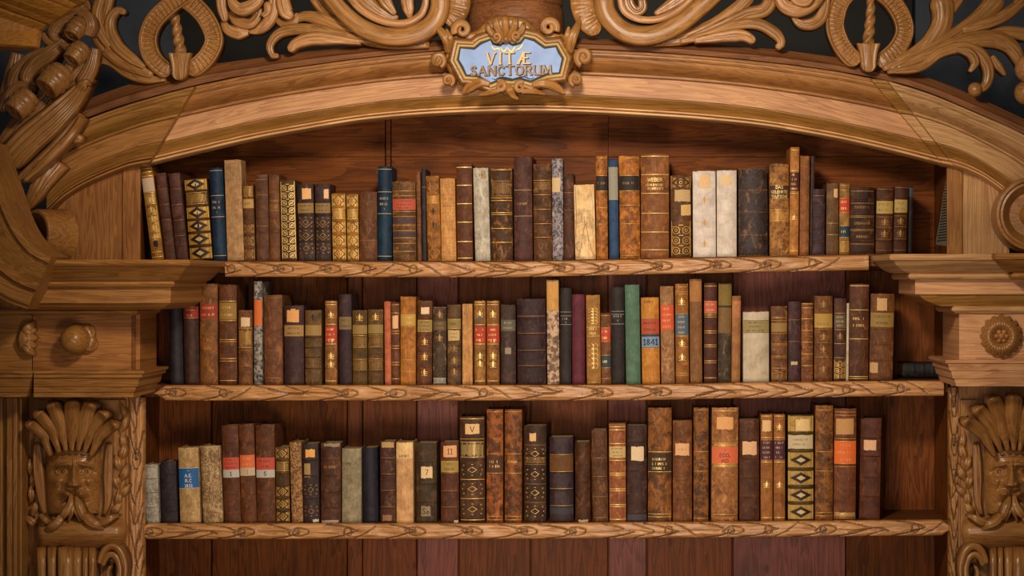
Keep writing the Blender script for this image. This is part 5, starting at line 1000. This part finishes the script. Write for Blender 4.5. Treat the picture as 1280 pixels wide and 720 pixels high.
BPL = [(205, 185), (300, 165), (400, 150), (470, 85), (560, 55), (690, 55), (745, 80), (810, 145), (985, 175), (1045, 250), (1055, 340), (1010, 470), (915, 530), (770, 560), (640, 590), (510, 560), (400, 545), (285, 500), (210, 410), (185, 300)]
mb = MB(); oc = cr([Z(*q) for q in BPL+BPL[:1]], 80)[:-1]; mc = (638, 70)
V = [[P(lerp(mc[0], x, k), lerp(mc[1], y, k), yy) for x, y in oc] for k, yy in ((.5, YC+.014), (.86, YC+.006), (.94, YC+.008), (1., YC+.02), (1., YC+.06))]
mb.grid(V, [[(p[0], p[2], p[1]) for p in r] for r in V], closev=True); cpart(mb, 'backing', WD['carve'], smooth=True)
ringstrip('painted_line', [(-1.3, YC-.0006), (.3, YC-.0008), (.6, YC+.002)], INK)
ringstrip('gilt_edge', [(-.2, YC), (.2, YC-.006), (1.3, YC-.009), (2.6, YC-.007), (3., YC)], GOLDB)
ringstrip('carved_frame', [(2.4, YC+.012), (2.8, YC-.008), (4.5, YC-.016), (7., YC-.017), (9.5, YC-.01), (11, YC+.006), (11, YC+.05)], WD['carve'])
def orn(name, *a, mat='carve', **k):
    mb = MB()
    for q in a: leaf(mb, *q[:2], **q[2]) if len(q) > 2 else leaf(mb, *q, 26, 11, .6, thick=.03)
    return cpart(mb, name, WD[mat], smooth=True)
def curl(cx, cy, r, a0, tn, w0, w1, y0=YC-.012): return (spiral(cx, cy, r, r*.25, a0, tn, y0, -.012), [w0, w0, lerp(w0, w1, .5), w1], dict(n=34, m=11, dome=.7, thick=.03, flute=.05))
orn('curl', curl(577.5, 37, 10, 2.6, 1.3, 5.2, 2.6)); orn('curl', curl(686, 34, 10, .5, -1.3, 5.2, 2.6))
orn('curl', curl(625.5, 108, 6.5, -2.2, 1.2, 3.6, 2.)); orn('curl', curl(650, 109, 6.5, -.9, -1.2, 3.6, 2.))
Y2 = YC-.02
for tx, ty, mx, my, w_, yy in ((608, 28, 614, 40, 4.2, 0), (618, 20.5, 622, 36, 4.6, -.006), (631.5, 18, 632, 34, 4.8, -.012), (645, 20.5, 642, 35, 4.6, -.006), (655.5, 28, 650, 40, 4.2, 0)):
    orn('shell_leaf', ([(632, 52, Y2-.004), (mx, my, Y2-.012+yy), (lerp(mx, tx, .7), lerp(my, ty, .7), Y2-.014+yy), (tx, ty, Y2+yy)], [1.5, w_*.8, w_, w_*.6], dict(n=22, m=13, dome=.6, rib=.3, thick=.035)))
for sg, x_, y_ in ((-1, 620.5, 46), (1, 645, 44.5)): orn('shell_curl', (spiral(x_, y_, 5.2, 1.2, 1.57, sg*1.3, Y2-.012, -.014), [2.6, 2.6, 2.2, 1.6], dict(n=34, m=11, dome=.8, thick=.03)))
for x_, y_ in ((632.5, 49),):
    mb = MB(); ball(mb, x_, y_, Y2-.014, 3.); cpart(mb, 'shell_bead', WD['carve'], smooth=True)
orn('side_leaf', ([(560, 66, YC), (559, 52, Y2), (552, 40, Y2), (542, 29, YC)], [4, 6, 5, 1.5], dict(n=22, m=11, dome=.5, rib=.25, thick=.03)), ([(563, 62, YC-.004), (563, 48, Y2-.006), (558, 36, Y2)], [3, 4, 1.2], dict(n=18, m=9, dome=.5, rib=.2, thick=.03)))
orn('side_leaf', ([(712, 66, YC), (714, 50, Y2), (720, 36, Y2), (725, 22, YC)], [4, 6.5, 5, 1.5], dict(n=22, m=13, dome=.5, flute=.08, nf=4, thick=.03)), ([(708, 58, YC), (709, 46, Y2), (711, 33, Y2)], [3, 4.5, 1.5], dict(n=18, m=9, dome=.5, rib=.2, thick=.03)))
for x_, y_, r_ in ((547, 75, 10.5), (560, 100, 8.2), (730, 71, 12), (720, 99, 9)):
    mb = MB(); sg = -1 if x_ < 640 else 1
    leaf(mb, spiral(x_, y_, r_*.78, r_*.15, 1.9 if sg > 0 else 1.2, sg*1.5, YC-.006, -.022), [r_*.42, r_*.42, r_*.36, r_*.25], 40, 11, .8, thick=.04, flute=.07, nf=4); ball(mb, x_, y_, YC-.022, r_*.3)
    cpart(mb, 'scroll_boss', WD['carve'], smooth=True)
orn('foot_leaf', ([(612, 105, Y2), (600, 103, Y2), (588, 108, YC-.01), (577, 117, YC)], [3, 5.5, 6, 2], dict(n=22, m=13, dome=.5, flute=.09, nf=4, thick=.03)), ([(624, 113, Y2), (610, 116, YC-.012), (598, 119, YC)], [3, 3.6, 1], dict(n=18, m=9, dome=.5, thick=.03)))
orn('foot_leaf', ([(665, 106, Y2), (680, 104, Y2), (694, 108, YC-.01), (706, 117, YC)], [3, 5, 5.5, 1.6], dict(n=22, m=13, dome=.5, flute=.09, nf=4, thick=.03)), ([(652, 114, Y2), (668, 114, YC-.012), (682, 118, YC)], [3, 3.6, 1], dict(n=18, m=9, dome=.5, thick=.03)))
orn('foot_leaf', ([(637, 104, YC-.01), (637, 112, Y2), (641, 119, YC-.008), (648, 124, YC)], [3, 5, 4, 1.2], dict(n=18, m=11, dome=.5, rib=.2, thick=.03)))
# lettering: cut strokes with little feet
LOOK = {'V': 1.25, 'M': 1.}
def letters(word, x0, x1, ya, yb, hz_, thick, hi, gap=.30):
    """gold letters along a slightly tilted line, pixel frame; two passes, dark edge under gold"""
    adv = text_w(word, gap); sc_ = (x1-x0)/adv; H = hz_; out = []
    for ps, dx, dyy, yy, mat in ((0, .75, .7, YC-.0006, INK), (1, 0, 0, YC-.0016, flat('letter_gold', 'c0904a', .4, .1, .4, 300.) if hi else flat('letter_brown_gold', '74501f', .4, .1, .5, 300.))):
        x = 0
        for i, c in enumerate(word):
            cw, pl = FONT[c]; mb = MB()
            strokes = []; xt = 0 if ps else 1.15
            for p in pl:
                for (a, b), (e, f_) in zip(p[:-1], p[1:]):
                    dirx, dirz = (e-a)*sc_, (f_-b)*H; l = math.hypot(dirx, dirz)
                    tk = thick*(.5+.5*min(1, abs(dirz)/l+.15)) if not (e > a and f_ > b and c in 'VAMN') else thick*.62
                    strokes.append((a, b, e, f_, tk))
                for (a, b) in (p[0], p[-1]):
                    if (b < .02 or b > .98) and c not in 'OCSE2': strokes.append((a-.13, b, a+.13, b, thick*.45))
            for k_, (a, b, e, f_, tk) in enumerate(strokes):
                q0 = (x0+(x+a)*sc_+dx, lerp(ya, yb, (x+a)/adv)-b*H+dyy); q1 = (x0+(x+e)*sc_+dx, lerp(ya, yb, (x+e)/adv)-f_*H+dyy)
                vx, vy = q1[0]-q0[0], q1[1]-q0[1]; l = math.hypot(vx, vy) or 1; tk += xt; nx, ny = -vy/l*tk/2, vx/l*tk/2; ex, ey = vx/l*tk*.3, vy/l*tk*.3
                y_ = yy-.00005*k_
                mb.add([P(q0[0]+nx-ex, q0[1]+ny-ey, y_), P(q0[0]-nx-ex, q0[1]-ny-ey, y_), P(q1[0]-nx+ex, q1[1]-ny+ey, y_), P(q1[0]+nx+ex, q1[1]+ny+ey, y_)], [(0, 1, 2, 3)])
            lt = cpart(mb, 'letter' if ps else 'letter_shadow', mat); lt.parent = plq; x += cw+gap
letters('VITÆ', 608.5, 661.5, 80.2, 79.2, 13.8, 2.4, 1, .5)
letters('SANCTORUM', 588.5, 688.5, 94.2, 92.6, 11.0, 2.1, 0)
def flourish(pts, w, mat, name):
    mb = MB(); leaf(mb, [(a, b, YC-.001) for a, b in pts], [w*.4, w, w, w*.4], 24, 5, .3, thick=.001); cpart(mb, name, mat, smooth=True).parent = plq
for pts in ([Z(500, 250), Z(520, 275), Z(545, 268), Z(560, 285)], [Z(560, 262), Z(585, 290), Z(605, 262)], [Z(605, 262), Z(635, 290), Z(660, 256)], [Z(655, 280), Z(690, 268), Z(712, 240)]): flourish(pts, 1.1, GOLDB, 'gilt_flourish')
for pts in ([Z(505, 470), Z(530, 476), Z(570, 462), Z(640, 470)], [Z(650, 470), Z(720, 458), Z(760, 474), Z(788, 464)]): flourish(pts, .7, INK, 'painted_flourish')

# ------------------------------------------------------------------ openwork crest
def crest(label, cx): return thing('openwork_carving', label, 'carving', P(cx, 60, -.1))
def kpart(root, name, mat, *items, smooth=True):
    mb = MB()
    for q in items:
        if callable(q): q(mb)
        else:
            pts, hw, kw = q; kw = dict(dict(n=30, m=13, dome=.5, thick=.035), **kw); leaf(mb, pts, hw, **kw)
    ox, oy, oz = root.location; mb.v = [(x-ox, y-oy, z-oz) for x, y, z in mb.v]
    return mb.build(name, WD[mat], root, smooth=smooth)
K = -.09
def xs(pts, y=K): return [p if len(p) > 2 else (p[0], p[1], y) for p in pts]
def strapring(root, left, right, clasp, rod, mat):
    st = dict(n=150, m=21, dome=.10, edge=.36, ridges=.13, nr=21, thick=.04)
    kpart(root, 'ring_strap', mat, (xs(left, K-.012), [11.5]*2, st)); kpart(root, 'ring_strap', mat, (xs(right, K-.004), [11.5]*2, st))
    kpart(root, 'clasp', mat, (xs(clasp, K-.03), [15, 11, 9.5, 11], dict(dome=.3, edge=.22, n=16, thick=.05)))
    mb_pts = cr(xs(rod, K+.03), 90)
    def tw(mb):
        V = []
        for i, (a, b, y) in enumerate(mb_pts):
            r_ = lerp(4.4, 7.4, i/89); c = P(a, b, y)
            V.append([(c[0]+S*r_*(1+.13*math.sin(3*t+i*.33))*math.cos(t), c[1]+S*r_*(1+.13*math.sin(3*t+i*.33))*math.sin(t), c[2]) for t in [2*math.pi*k/30 for k in range(30)]])
        mb.grid(V, [[(p[2], p[0], p[1]) for p in q] for q in V], closev=True)
    kpart(root, 'twisted_rod', mat, tw)
fl = dict(flute=.07, nf=3); fl4 = dict(flute=.06, nf=4)
cl = crest('openwork acanthus carving with a strap ring on the left, above the arch', 300)
strapring(cl, [(232, -8), (212, 6), (192, 26), (184, 48), (188, 68), (199, 82), (214, 91)], [(226, -4), (244, 8), (259, 26), (267, 48), (261, 66), (249, 80), (233, 90)], [(224, 66), (224, 76), (224, 88), (223, 100)], [(217, 6), (221, 36), (226, 68)], 'carve')
kpart(cl, 'acanthus_leaf', 'carve', (xs([(206, 99), (180, 98), (157, 90), (138, 77), (120, 74), (106, 82), (99, 96)]), [3, 6, 7, 6.5, 6, 6, 4], fl))
kpart(cl, 'acanthus_leaf', 'carve', (xs([(190, 94), (168, 84), (148, 72), (130, 56), (118, 36), (110, 14), (97, -6)], K-.01), [4, 8, 10, 10, 8, 7, 6], fl4))
kpart(cl, 'acanthus_leaf', 'carve', (xs([(180, 84), (160, 70), (145, 56), (137, 38), (138, 22), (147, 13), (157, 16)], K-.02), [3, 7, 8, 8.5, 7, 6, 3.5], fl))
kpart(cl, 'acanthus_leaf', 'carve', (xs([(136, 58), (124, 38), (120, 18), (126, -6)], K-.022), [5, 7, 7, 7], fl)); kpart(cl, 'acanthus_leaf', 'carve', (xs([(126, 40), (132, 18), (138, -8)], K-.015), [4, 5, 5], fl))
# leaf flower hanging between ring and scroll
kpart(cl, 'flower_petal', 'twig', (xs([(276, -6), (277, 8), (279, 18), (281, 27)], K-.03), [7, 6.5, 6, 3], fl)); kpart(cl, 'flower_petal', 'twig', (xs([(278, 26), (284, 36), (296, 41), (312, 40)], K-.01), [3, 7, 8, 3], fl))
kpart(cl, 'flower_petal', 'twig', (xs([(344, -6), (341, 12), (334, 28), (322, 38), (311, 40)], K-.025), [8, 8, 8, 6, 2], fl)); kpart(cl, 'flower_petal', 'twig', (xs([(288, -6), (292, 6), (302, 11), (318, 4), (326, -6)], K-.05), [4, 7, 8, 7, 5], fl4))
kpart(cl, 'flower_petal', 'carve', (xs([(286, 14), (296, 26), (312, 30), (322, 20), (326, 6)], K-.012), [3, 7, 7, 6, 4], fl)); kpart(cl, 'flower_petal', 'twig', (xs([(328, 20), (334, 14), (334, 2)], K-.04), [3, 5, 5], fl))
kpart(cl, 'flower_petal', 'twig', (xs([(352, -6), (354, 6), (358, 16), (366, 22)], K-.035), [8, 9, 9, 4], fl)); kpart(cl, 'flower_petal', 'carve', (xs([(346, 24), (356, 30), (368, 26), (372, 16)], K-.01), [4, 6, 6, 3], fl))
# leaves springing from the big scroll
kpart(cl, 'acanthus_leaf', 'carve', (xs([(536, 56), (490, 53), (450, 43), (412, 28), (382, 20), (366, 26)], K-.005), [4, 7, 10, 11, 9, 4], fl4)); kpart(cl, 'acanthus_leaf', 'carve', (xs([(470, 50), (436, 36), (408, 14), (390, -8)], K+.004), [5, 8, 9, 8], fl))
kpart(cl, 'hooked_leaf', 'carve', (xs([(500, 56), (452, 49), (410, 40), (376, 36), (350, 41), (337, 56), (341, 70), (348, 68)], K-.02), [3, 4, 5.5, 6, 7, 7, 5, 3], dict(n=40, rib=.25))); kpart(cl, 'hooked_leaf', 'twig', (xs([(450, 53), (418, 49), (390, 48), (370, 54), (361, 64)], K-.03), [3, 5, 8, 8, 5], fl))
kpart(cl, 'great_scroll', 'carve', (xs([(404, -16), (424, 10), (450, 33), (482, 45), (516, 43), (540, 30), (550, 8), (548, -12)], K-.045), [10, 10, 10.5, 11, 11.5, 12, 12, 12], dict(n=60, dome=.75, edge=.1)))
kpart(cl, 'inner_rim', 'twig', (xs([(430, -12), (452, 12), (478, 26), (506, 29), (526, 18), (532, 0), (528, -12)], K-.03), [4, 5, 5, 5, 5, 4.5, 4], dict(n=50, dome=.6)))
kpart(cl, 'inner_leaf', 'carve', (xs([(444, -14), (462, 6), (484, 20), (498, 22)], K-.015), [12, 11, 8, 3], fl4)); kpart(cl, 'inner_leaf', 'carve', (xs([(474, -14), (482, 2), (494, 18)], K-.03), [9, 8, 3], fl))
kpart(cl, 'scroll_bud', 'twig', (xs([(508, -10), (509, 4), (511, 16), (512, 23)], K-.035), [8, 8, 7, 2], dict(flute=.05)))
kpart(cl, 'shell_flange', 'carve', (xs([(558, 30), (568, 18), (572, 2), (570, -14)], K-.02), [8, 14, 16, 16], dict(dome=.3, ridges=.09, nr=5, n=40)))
cr_ = crest('openwork acanthus carving with a strap ring on the right, above the arch', 1010)
strapring(cr_, [(1064, -14), (1050, 4), (1044, 30), (1049, 50), (1059, 66), (1073, 80)], [(1098, -14), (1116, 2), (1128, 22), (1131, 40), (1124, 57), (1112, 70), (1096, 80)], [(1086, 54), (1086, 64), (1086, 76), (1086, 90)], [(1089, -10), (1088, 24), (1085, 58)], 'carve')
kpart(cr_, 'acanthus_leaf', 'carve', (xs([(1104, 86), (1136, 72), (1162, 54), (1177, 32), (1179, 10), (1174, -8)], K-.01), [3, 8, 10, 12, 13, 16], fl4)); kpart(cr_, 'acanthus_leaf', 'carve', (xs([(1176, 30), (1190, 8), (1202, -8)], K-.004), [6, 9, 8], fl))
kpart(cr_, 'acanthus_leaf', 'carve', (xs([(1112, 87), (1150, 70), (1188, 46), (1218, 26), (1240, 6), (1250, -8)], K-.016), [3, 7, 8, 8, 10, 14], fl4)); kpart(cr_, 'acanthus_leaf', 'carve', (xs([(1204, 38), (1232, 30), (1258, 18), (1284, -4)], K-.022), [4, 7, 8, 7], fl))
kpart(cr_, 'acanthus_leaf', 'carve', (xs([(1120, 86), (1164, 66), (1204, 52), (1238, 48), (1262, 56), (1274, 72), (1282, 92)], K-.024), [3, 6, 8, 10, 11, 9, 5], fl4)); kpart(cr_, 'acanthus_leaf', 'carve', (xs([(1230, 44), (1258, 40), (1290, 44)], K-.01), [5, 8, 9], fl))
kpart(cr_, 'hooked_leaf', 'carve', (xs([(1110, 90), (1150, 84), (1176, 66), (1204, 59), (1226, 68), (1236, 86), (1234, 104), (1224, 113)], K-.03), [2, 5, 6, 7, 8, 8.5, 7, 5], dict(n=44, flute=.06, nf=3)))
kpart(cr_, 'hooked_leaf', 'carve', (xs([(1196, 62), (1212, 66), (1219, 78), (1212, 90)], K-.04), [3, 6, 6, 2], fl)); kpart(cr_, 'hooked_leaf', 'carve', (xs([(1240, 70), (1248, 82), (1257, 94)], K-.03), [3, 5, 2], dict(rib=.2)))
kpart(cr_, 'bud', 'carve', lambda mb: ball(mb, 1219, 112, K-.03, 9)); kpart(cr_, 'bud', 'twig', lambda mb: ball(mb, 1286, 86, K-.05, 17, n=26)); kpart(cr_, 'bud', 'carve', lambda mb: ball(mb, 1283, 116, K-.03, 15))
kpart(cr_, 'great_scroll', 'carve', (xs([(902, -16), (876, 8), (850, 29), (822, 42), (795, 44), (772, 34), (757, 14), (754, -12)], K-.045), [11, 11, 11, 11.5, 12, 12, 12.5, 12.5], dict(n=60, dome=.75, edge=.1)))
kpart(cr_, 'inner_rim', 'twig', (xs([(874, -12), (852, 10), (826, 23), (800, 24), (780, 13), (774, -10)], K-.03), [4, 4, 4.5, 4.5, 4.5, 4], dict(n=50, dome=.6)))
kpart(cr_, 'inner_leaf', 'carve', (xs([(866, -14), (842, 4), (818, 18)], K-.015), [12, 9, 3], fl4)); kpart(cr_, 'inner_leaf', 'mask', (xs([(786, -12), (786, 4), (794, 14), (803, 10), (802, -4)], K-.02), [5, 7, 7, 6, 5], fl))
kpart(cr_, 'shell_flange', 'carve', (xs([(728, -12), (728, 6), (735, 26), (748, 42)], K-.02), [14, 15, 14, 9], dict(dome=.3, ridges=.09, nr=6, n=44)))
kpart(cr_, 'acanthus_leaf', 'carve', (xs([(812, 54), (850, 48), (886, 36), (918, 14), (940, -8)], K-.005), [4, 8, 10, 9, 8], fl4)); kpart(cr_, 'acanthus_leaf', 'carve', (xs([(860, 49), (900, 33), (932, 19), (956, 12), (966, -4)], K-.014), [4, 6, 8, 9, 9], fl))
kpart(cr_, 'hooked_leaf', 'carve', (xs([(850, 52), (890, 42), (920, 31), (948, 30), (970, 42), (977, 54), (970, 60)], K-.022), [3, 5, 6, 6.5, 7, 7, 4], dict(n=40, rib=.25))); kpart(cr_, 'hooked_leaf', 'twig', (xs([(868, 51), (900, 46), (928, 44), (944, 52)], K-.032), [3, 6, 8, 5], fl))
kpart(cr_, 'flower_petal', 'twig', (xs([(972, -10), (980, 6), (996, 12), (1014, 6), (1028, -10)], K-.045), [6, 8, 9, 8, 6], fl4)); kpart(cr_, 'flower_petal', 'carve', (xs([(990, 20), (1000, 29), (1014, 30), (1026, 22), (1031, 6), (1032, -8)], K-.02), [2, 6, 8, 8, 7, 6], fl)); kpart(cr_, 'flower_petal', 'twig', (xs([(990, -10), (996, 0), (1008, 2), (1016, -8)], K-.065), [5, 6, 6, 5], fl))

# ------------------------------------------------------------------ rolled acanthus on the left shoulder
la = thing('acanthus_carving', 'big rolled acanthus leaf carved on the left shoulder of the arch', 'carving', P(70, 130, -.2))
Q = -.2
kpart(la, 'leaf_body', 'mask', (xs([(112, 96, Q+.02), (92, 122, Q-.01), (66, 148, Q-.03), (34, 176, Q-.03), (4, 208, Q-.02)]), [6, 14, 18, 19, 17], dict(flute=.1, nf=5, m=21, thick=.05, dome=.45)))
kpart(la, 'leaf_body', 'mask', (xs([(100, 142, Q+.02), (84, 168, Q-.005), (58, 196, Q-.02), (24, 226, Q-.02)]), [6, 9, 9, 7], dict(flute=.08, nf=3, thick=.05)))
kpart(la, 'leaf_edge', 'carve', (xs([(103, 146, Q), (90, 166, Q-.03), (62, 196, Q-.045), (30, 226, Q-.04)]), [4, 5, 5, 3], dict(dome=.6, thick=.05)))
kpart(la, 'leaf_tip', 'mask', (xs([(94, 118, Q), (106, 104, Q-.01), (114, 106, Q)]), [6, 7, 2], dict(flute=.1))); kpart(la, 'leaf_tip', 'carve', (xs([(86, 166, Q+.02), (94, 172, Q), (104, 174, Q)]), [5, 7, 4], {}))
kpart(la, 'leaf_tip', 'mask', (xs([(70, 200, Q+.05), (54, 222, Q+.03), (42, 244, Q+.03), (30, 262, Q+.05)]), [16, 13, 9, 5], dict(flute=.1, nf=4)))
def roll(px, py, r, l, ang, y):
    """leaf end rolled up: a short fluted tube seen a little from its end"""
    def f(mb):
        ax = Vector((math.cos(ang), -.55, -math.sin(ang))).normalized(); prof = []
        n = 30; u = ax.orthogonal().normalized(); w = ax.cross(u); c = Vector(P(px, py, y)); V = []
        for i in range(15):
            t = i/14; rr = r*S*(.80+.20*math.sin(math.pi*t)+.05*math.sin(t*22)); V.append([tuple(c+ax*(t-.5)*l*S+(u*math.cos(a)+w*math.sin(a))*rr) for a in [2*math.pi*k/n for k in range(n)]])
        for rr, dd in ((.62, .0), (.55, -.12), (.3, -.10), (.22, -.02), (.02, -.02)): V.append([tuple(c+ax*(.5+dd)*l*S+(u*math.cos(a)+w*math.sin(a))*rr*r*S) for a in [2*math.pi*k/n for k in range(n)]])
        mb.grid(V, [[(p[2], p[0], p[1]) for p in q] for q in V], closev=True)
    return f
for px, py, r, l, a, y in ((95, 36, 12, 24, 2.0, Q), (96, 67, 13, 24, 2.1, Q-.02), (68, 100, 18, 32, 2.2, Q-.03), (27, 130, 16, 30, 2.2, Q-.04)): kpart(la, 'rolled_leaf', 'mask', roll(px, py, r, l, a, y))
for pts, hw in (([(96, 20), (74, 30), (66, 42), (76, 52)], [8, 9, 7, 3]), ([(80, 50), (62, 66), (44, 78), (32, 96), (40, 110)], [6, 9, 9, 8, 4]), ([(52, 42), (60, 52), (72, 56)], [3, 4, 3]), ([(110, 60), (104, 80), (92, 98), (82, 112)], [6, 8, 9, 6])):
    kpart(la, 'curled_leaf', 'mask', (xs(pts, Q+.03), hw, dict(flute=.1, nf=4, thick=.05)))
for pts, hw, y in (([(104, 6), (88, 22), (72, 46), (60, 74), (48, 92)], [6, 9, 11, 10, 5], .06), ([(60, 62), (40, 74), (22, 92), (14, 114)], [5, 9, 10, 6], .05), ([(66, 112), (46, 134), (22, 160), (2, 186)], [6, 12, 13, 10], .03), ([(20, 66), (16, 88), (10, 112), (2, 140)], [6, 9, 9, 7], .08), ([(118, 60), (112, 84), (100, 106)], [4, 7, 8], .01), ([(40, 112), (24, 108), (12, 120), (10, 134)], [4, 7, 7, 4], .01), ([(80, 92), (88, 78), (86, 62), (76, 54)], [4, 6, 6, 3], .0), ([(108, 44), (112, 30), (106, 18), (96, 18)], [4, 6, 6, 3], .0)):
    kpart(la, 'curled_leaf', 'mask', (xs(pts, Q+y), hw, dict(flute=.12, nf=4, thick=.05)))
# barrel scroll ends
for lb_, c, ax, r, mt in (('dark hollow barrel scroll between the left acanthus leaf and the top cornice', P(47, 293, -.15), (-.8, -1., .05), 31, 'left'), ('ringed barrel scroll at the right edge, sitting on the right capital cornice', P(1291, 268, -.18), (-.12, -1, 0), 45, 'mask')):
    th = thing('barrel_scroll', lb_, 'carving', c); mb = MB(); k = r*S
    mb.lathe([(k*1.0, -.16), (k*1.03, -.05), (k, .0), (k*.97, .015), (k*.90, .018), (k*.86, .010), (k*.80, .012), (k*.74, .004), (k*.66, -.012), (k*.60, -.02), (k*.35, -.02), (k*.30, -.006), (k*.2, .004), (0, .006)] if mt == 'mask' else [(k*1.08, -.07), (k*1.02, -.05), (k, .0), (k*.95, .01), (k*.84, .01), (k*.78, -.02), (k*.70, -.055), (0, -.06)], (0, 0, 0), ax, 48)
    mb.build('barrel', WD[mt], th, smooth=True, angle=40)
# sweeping cornice that comes forward on the left
sw = thing('curved_cornice', 'curved moulded cornice sweeping down from the left edge of the picture', 'cornice', P(20, 330, -.42))
mb = MB(); loft(mb, [(-120, 200), (-80, 290), (-34, 346), (4, 374), (34, 386)], [(-16, 176), (2, 226), (20, 276), (40, 306), (64, 321)],
    [(0, -.40), (.06, -.402), (.07, -.41), (.30, -.415), (.34, -.42), (.36, -.43), (.42, -.432), (.44, -.425), (.55, -.43), (.75, -.45), (.86, -.455), (.88, -.465), (.98, -.467), (1, -.45)], 50, -.3)
ox, oy, oz = sw.location; mb.v = [(x-ox, y-oy, z-oz) for x, y, z in mb.v]; mb.build('moulding', WD['left'], sw, smooth=True, angle=25)
# corner of the neighbouring cornice, near the camera
nc = thing('near_cornice', 'corner of a nearer wooden cornice cut off by the top left of the picture', 'cornice', P(0, 30, -.9))
prof = [(-46, 128, -.86), (-20, 118, -.85), (-6, 112, -.84), (2, 104, -.83), (6, 97, -.82), (9, 90, -.82), (12, 88, -.815), (20, 76, -.81), (26, 66, -.80), (30, 62, -.795), (31, 58, -.79), (38, 49, -.785), (58, 46, -.78), (60, 45, -.775), (61, 43, -.77)]
mb = MB(); V = []
for py, px, Y in prof:
    sl = np.interp(py, [0, 36, 62], [.42, .36, .05]); a, b = P(px, py, Y), P(-160, py-(px+160)*sl, Y-.22); V.append([(a[0], Y+.02, a[2]), a, b, (b[0], Y+.02, b[2])])
b0 = mb.grid(V, [[(p[0], p[2], p[1]) for p in r] for r in V]); k = b0+(len(V)-1)*4; mb.f += [(b0, b0+1, b0+2, b0+3), (k, k+1, k+2, k+3)]
ox, oy, oz = nc.location; mb.v = [(x-ox, y-oy, z-oz) for x, y, z in mb.v]; mb.build('moulding', wood('wood_near', 'd08c3c', 'a06826', 1., .4, .25, .15), nc)
# round pedestal behind the cartouche
pd = thing('pedestal', 'round moulded wooden pedestal behind the top of the cartouche', 'pedestal', P(645, 40, .04))
mb = MB(); s_ = S; mb.lathe([(0, -.04), (60*s_, -.04), (61*s_, 10*s_), (60*s_, 24*s_), (57*s_, 31*s_), (59*s_, 33*s_), (59*s_, 45*s_), (54*s_, 49*s_), (52*s_, 60*s_), (0, 60*s_)], (0, 0, 0), (0, 0, 1), 48)
mb.build('turned_base', WD['lip'], pd, smooth=True, angle=30)
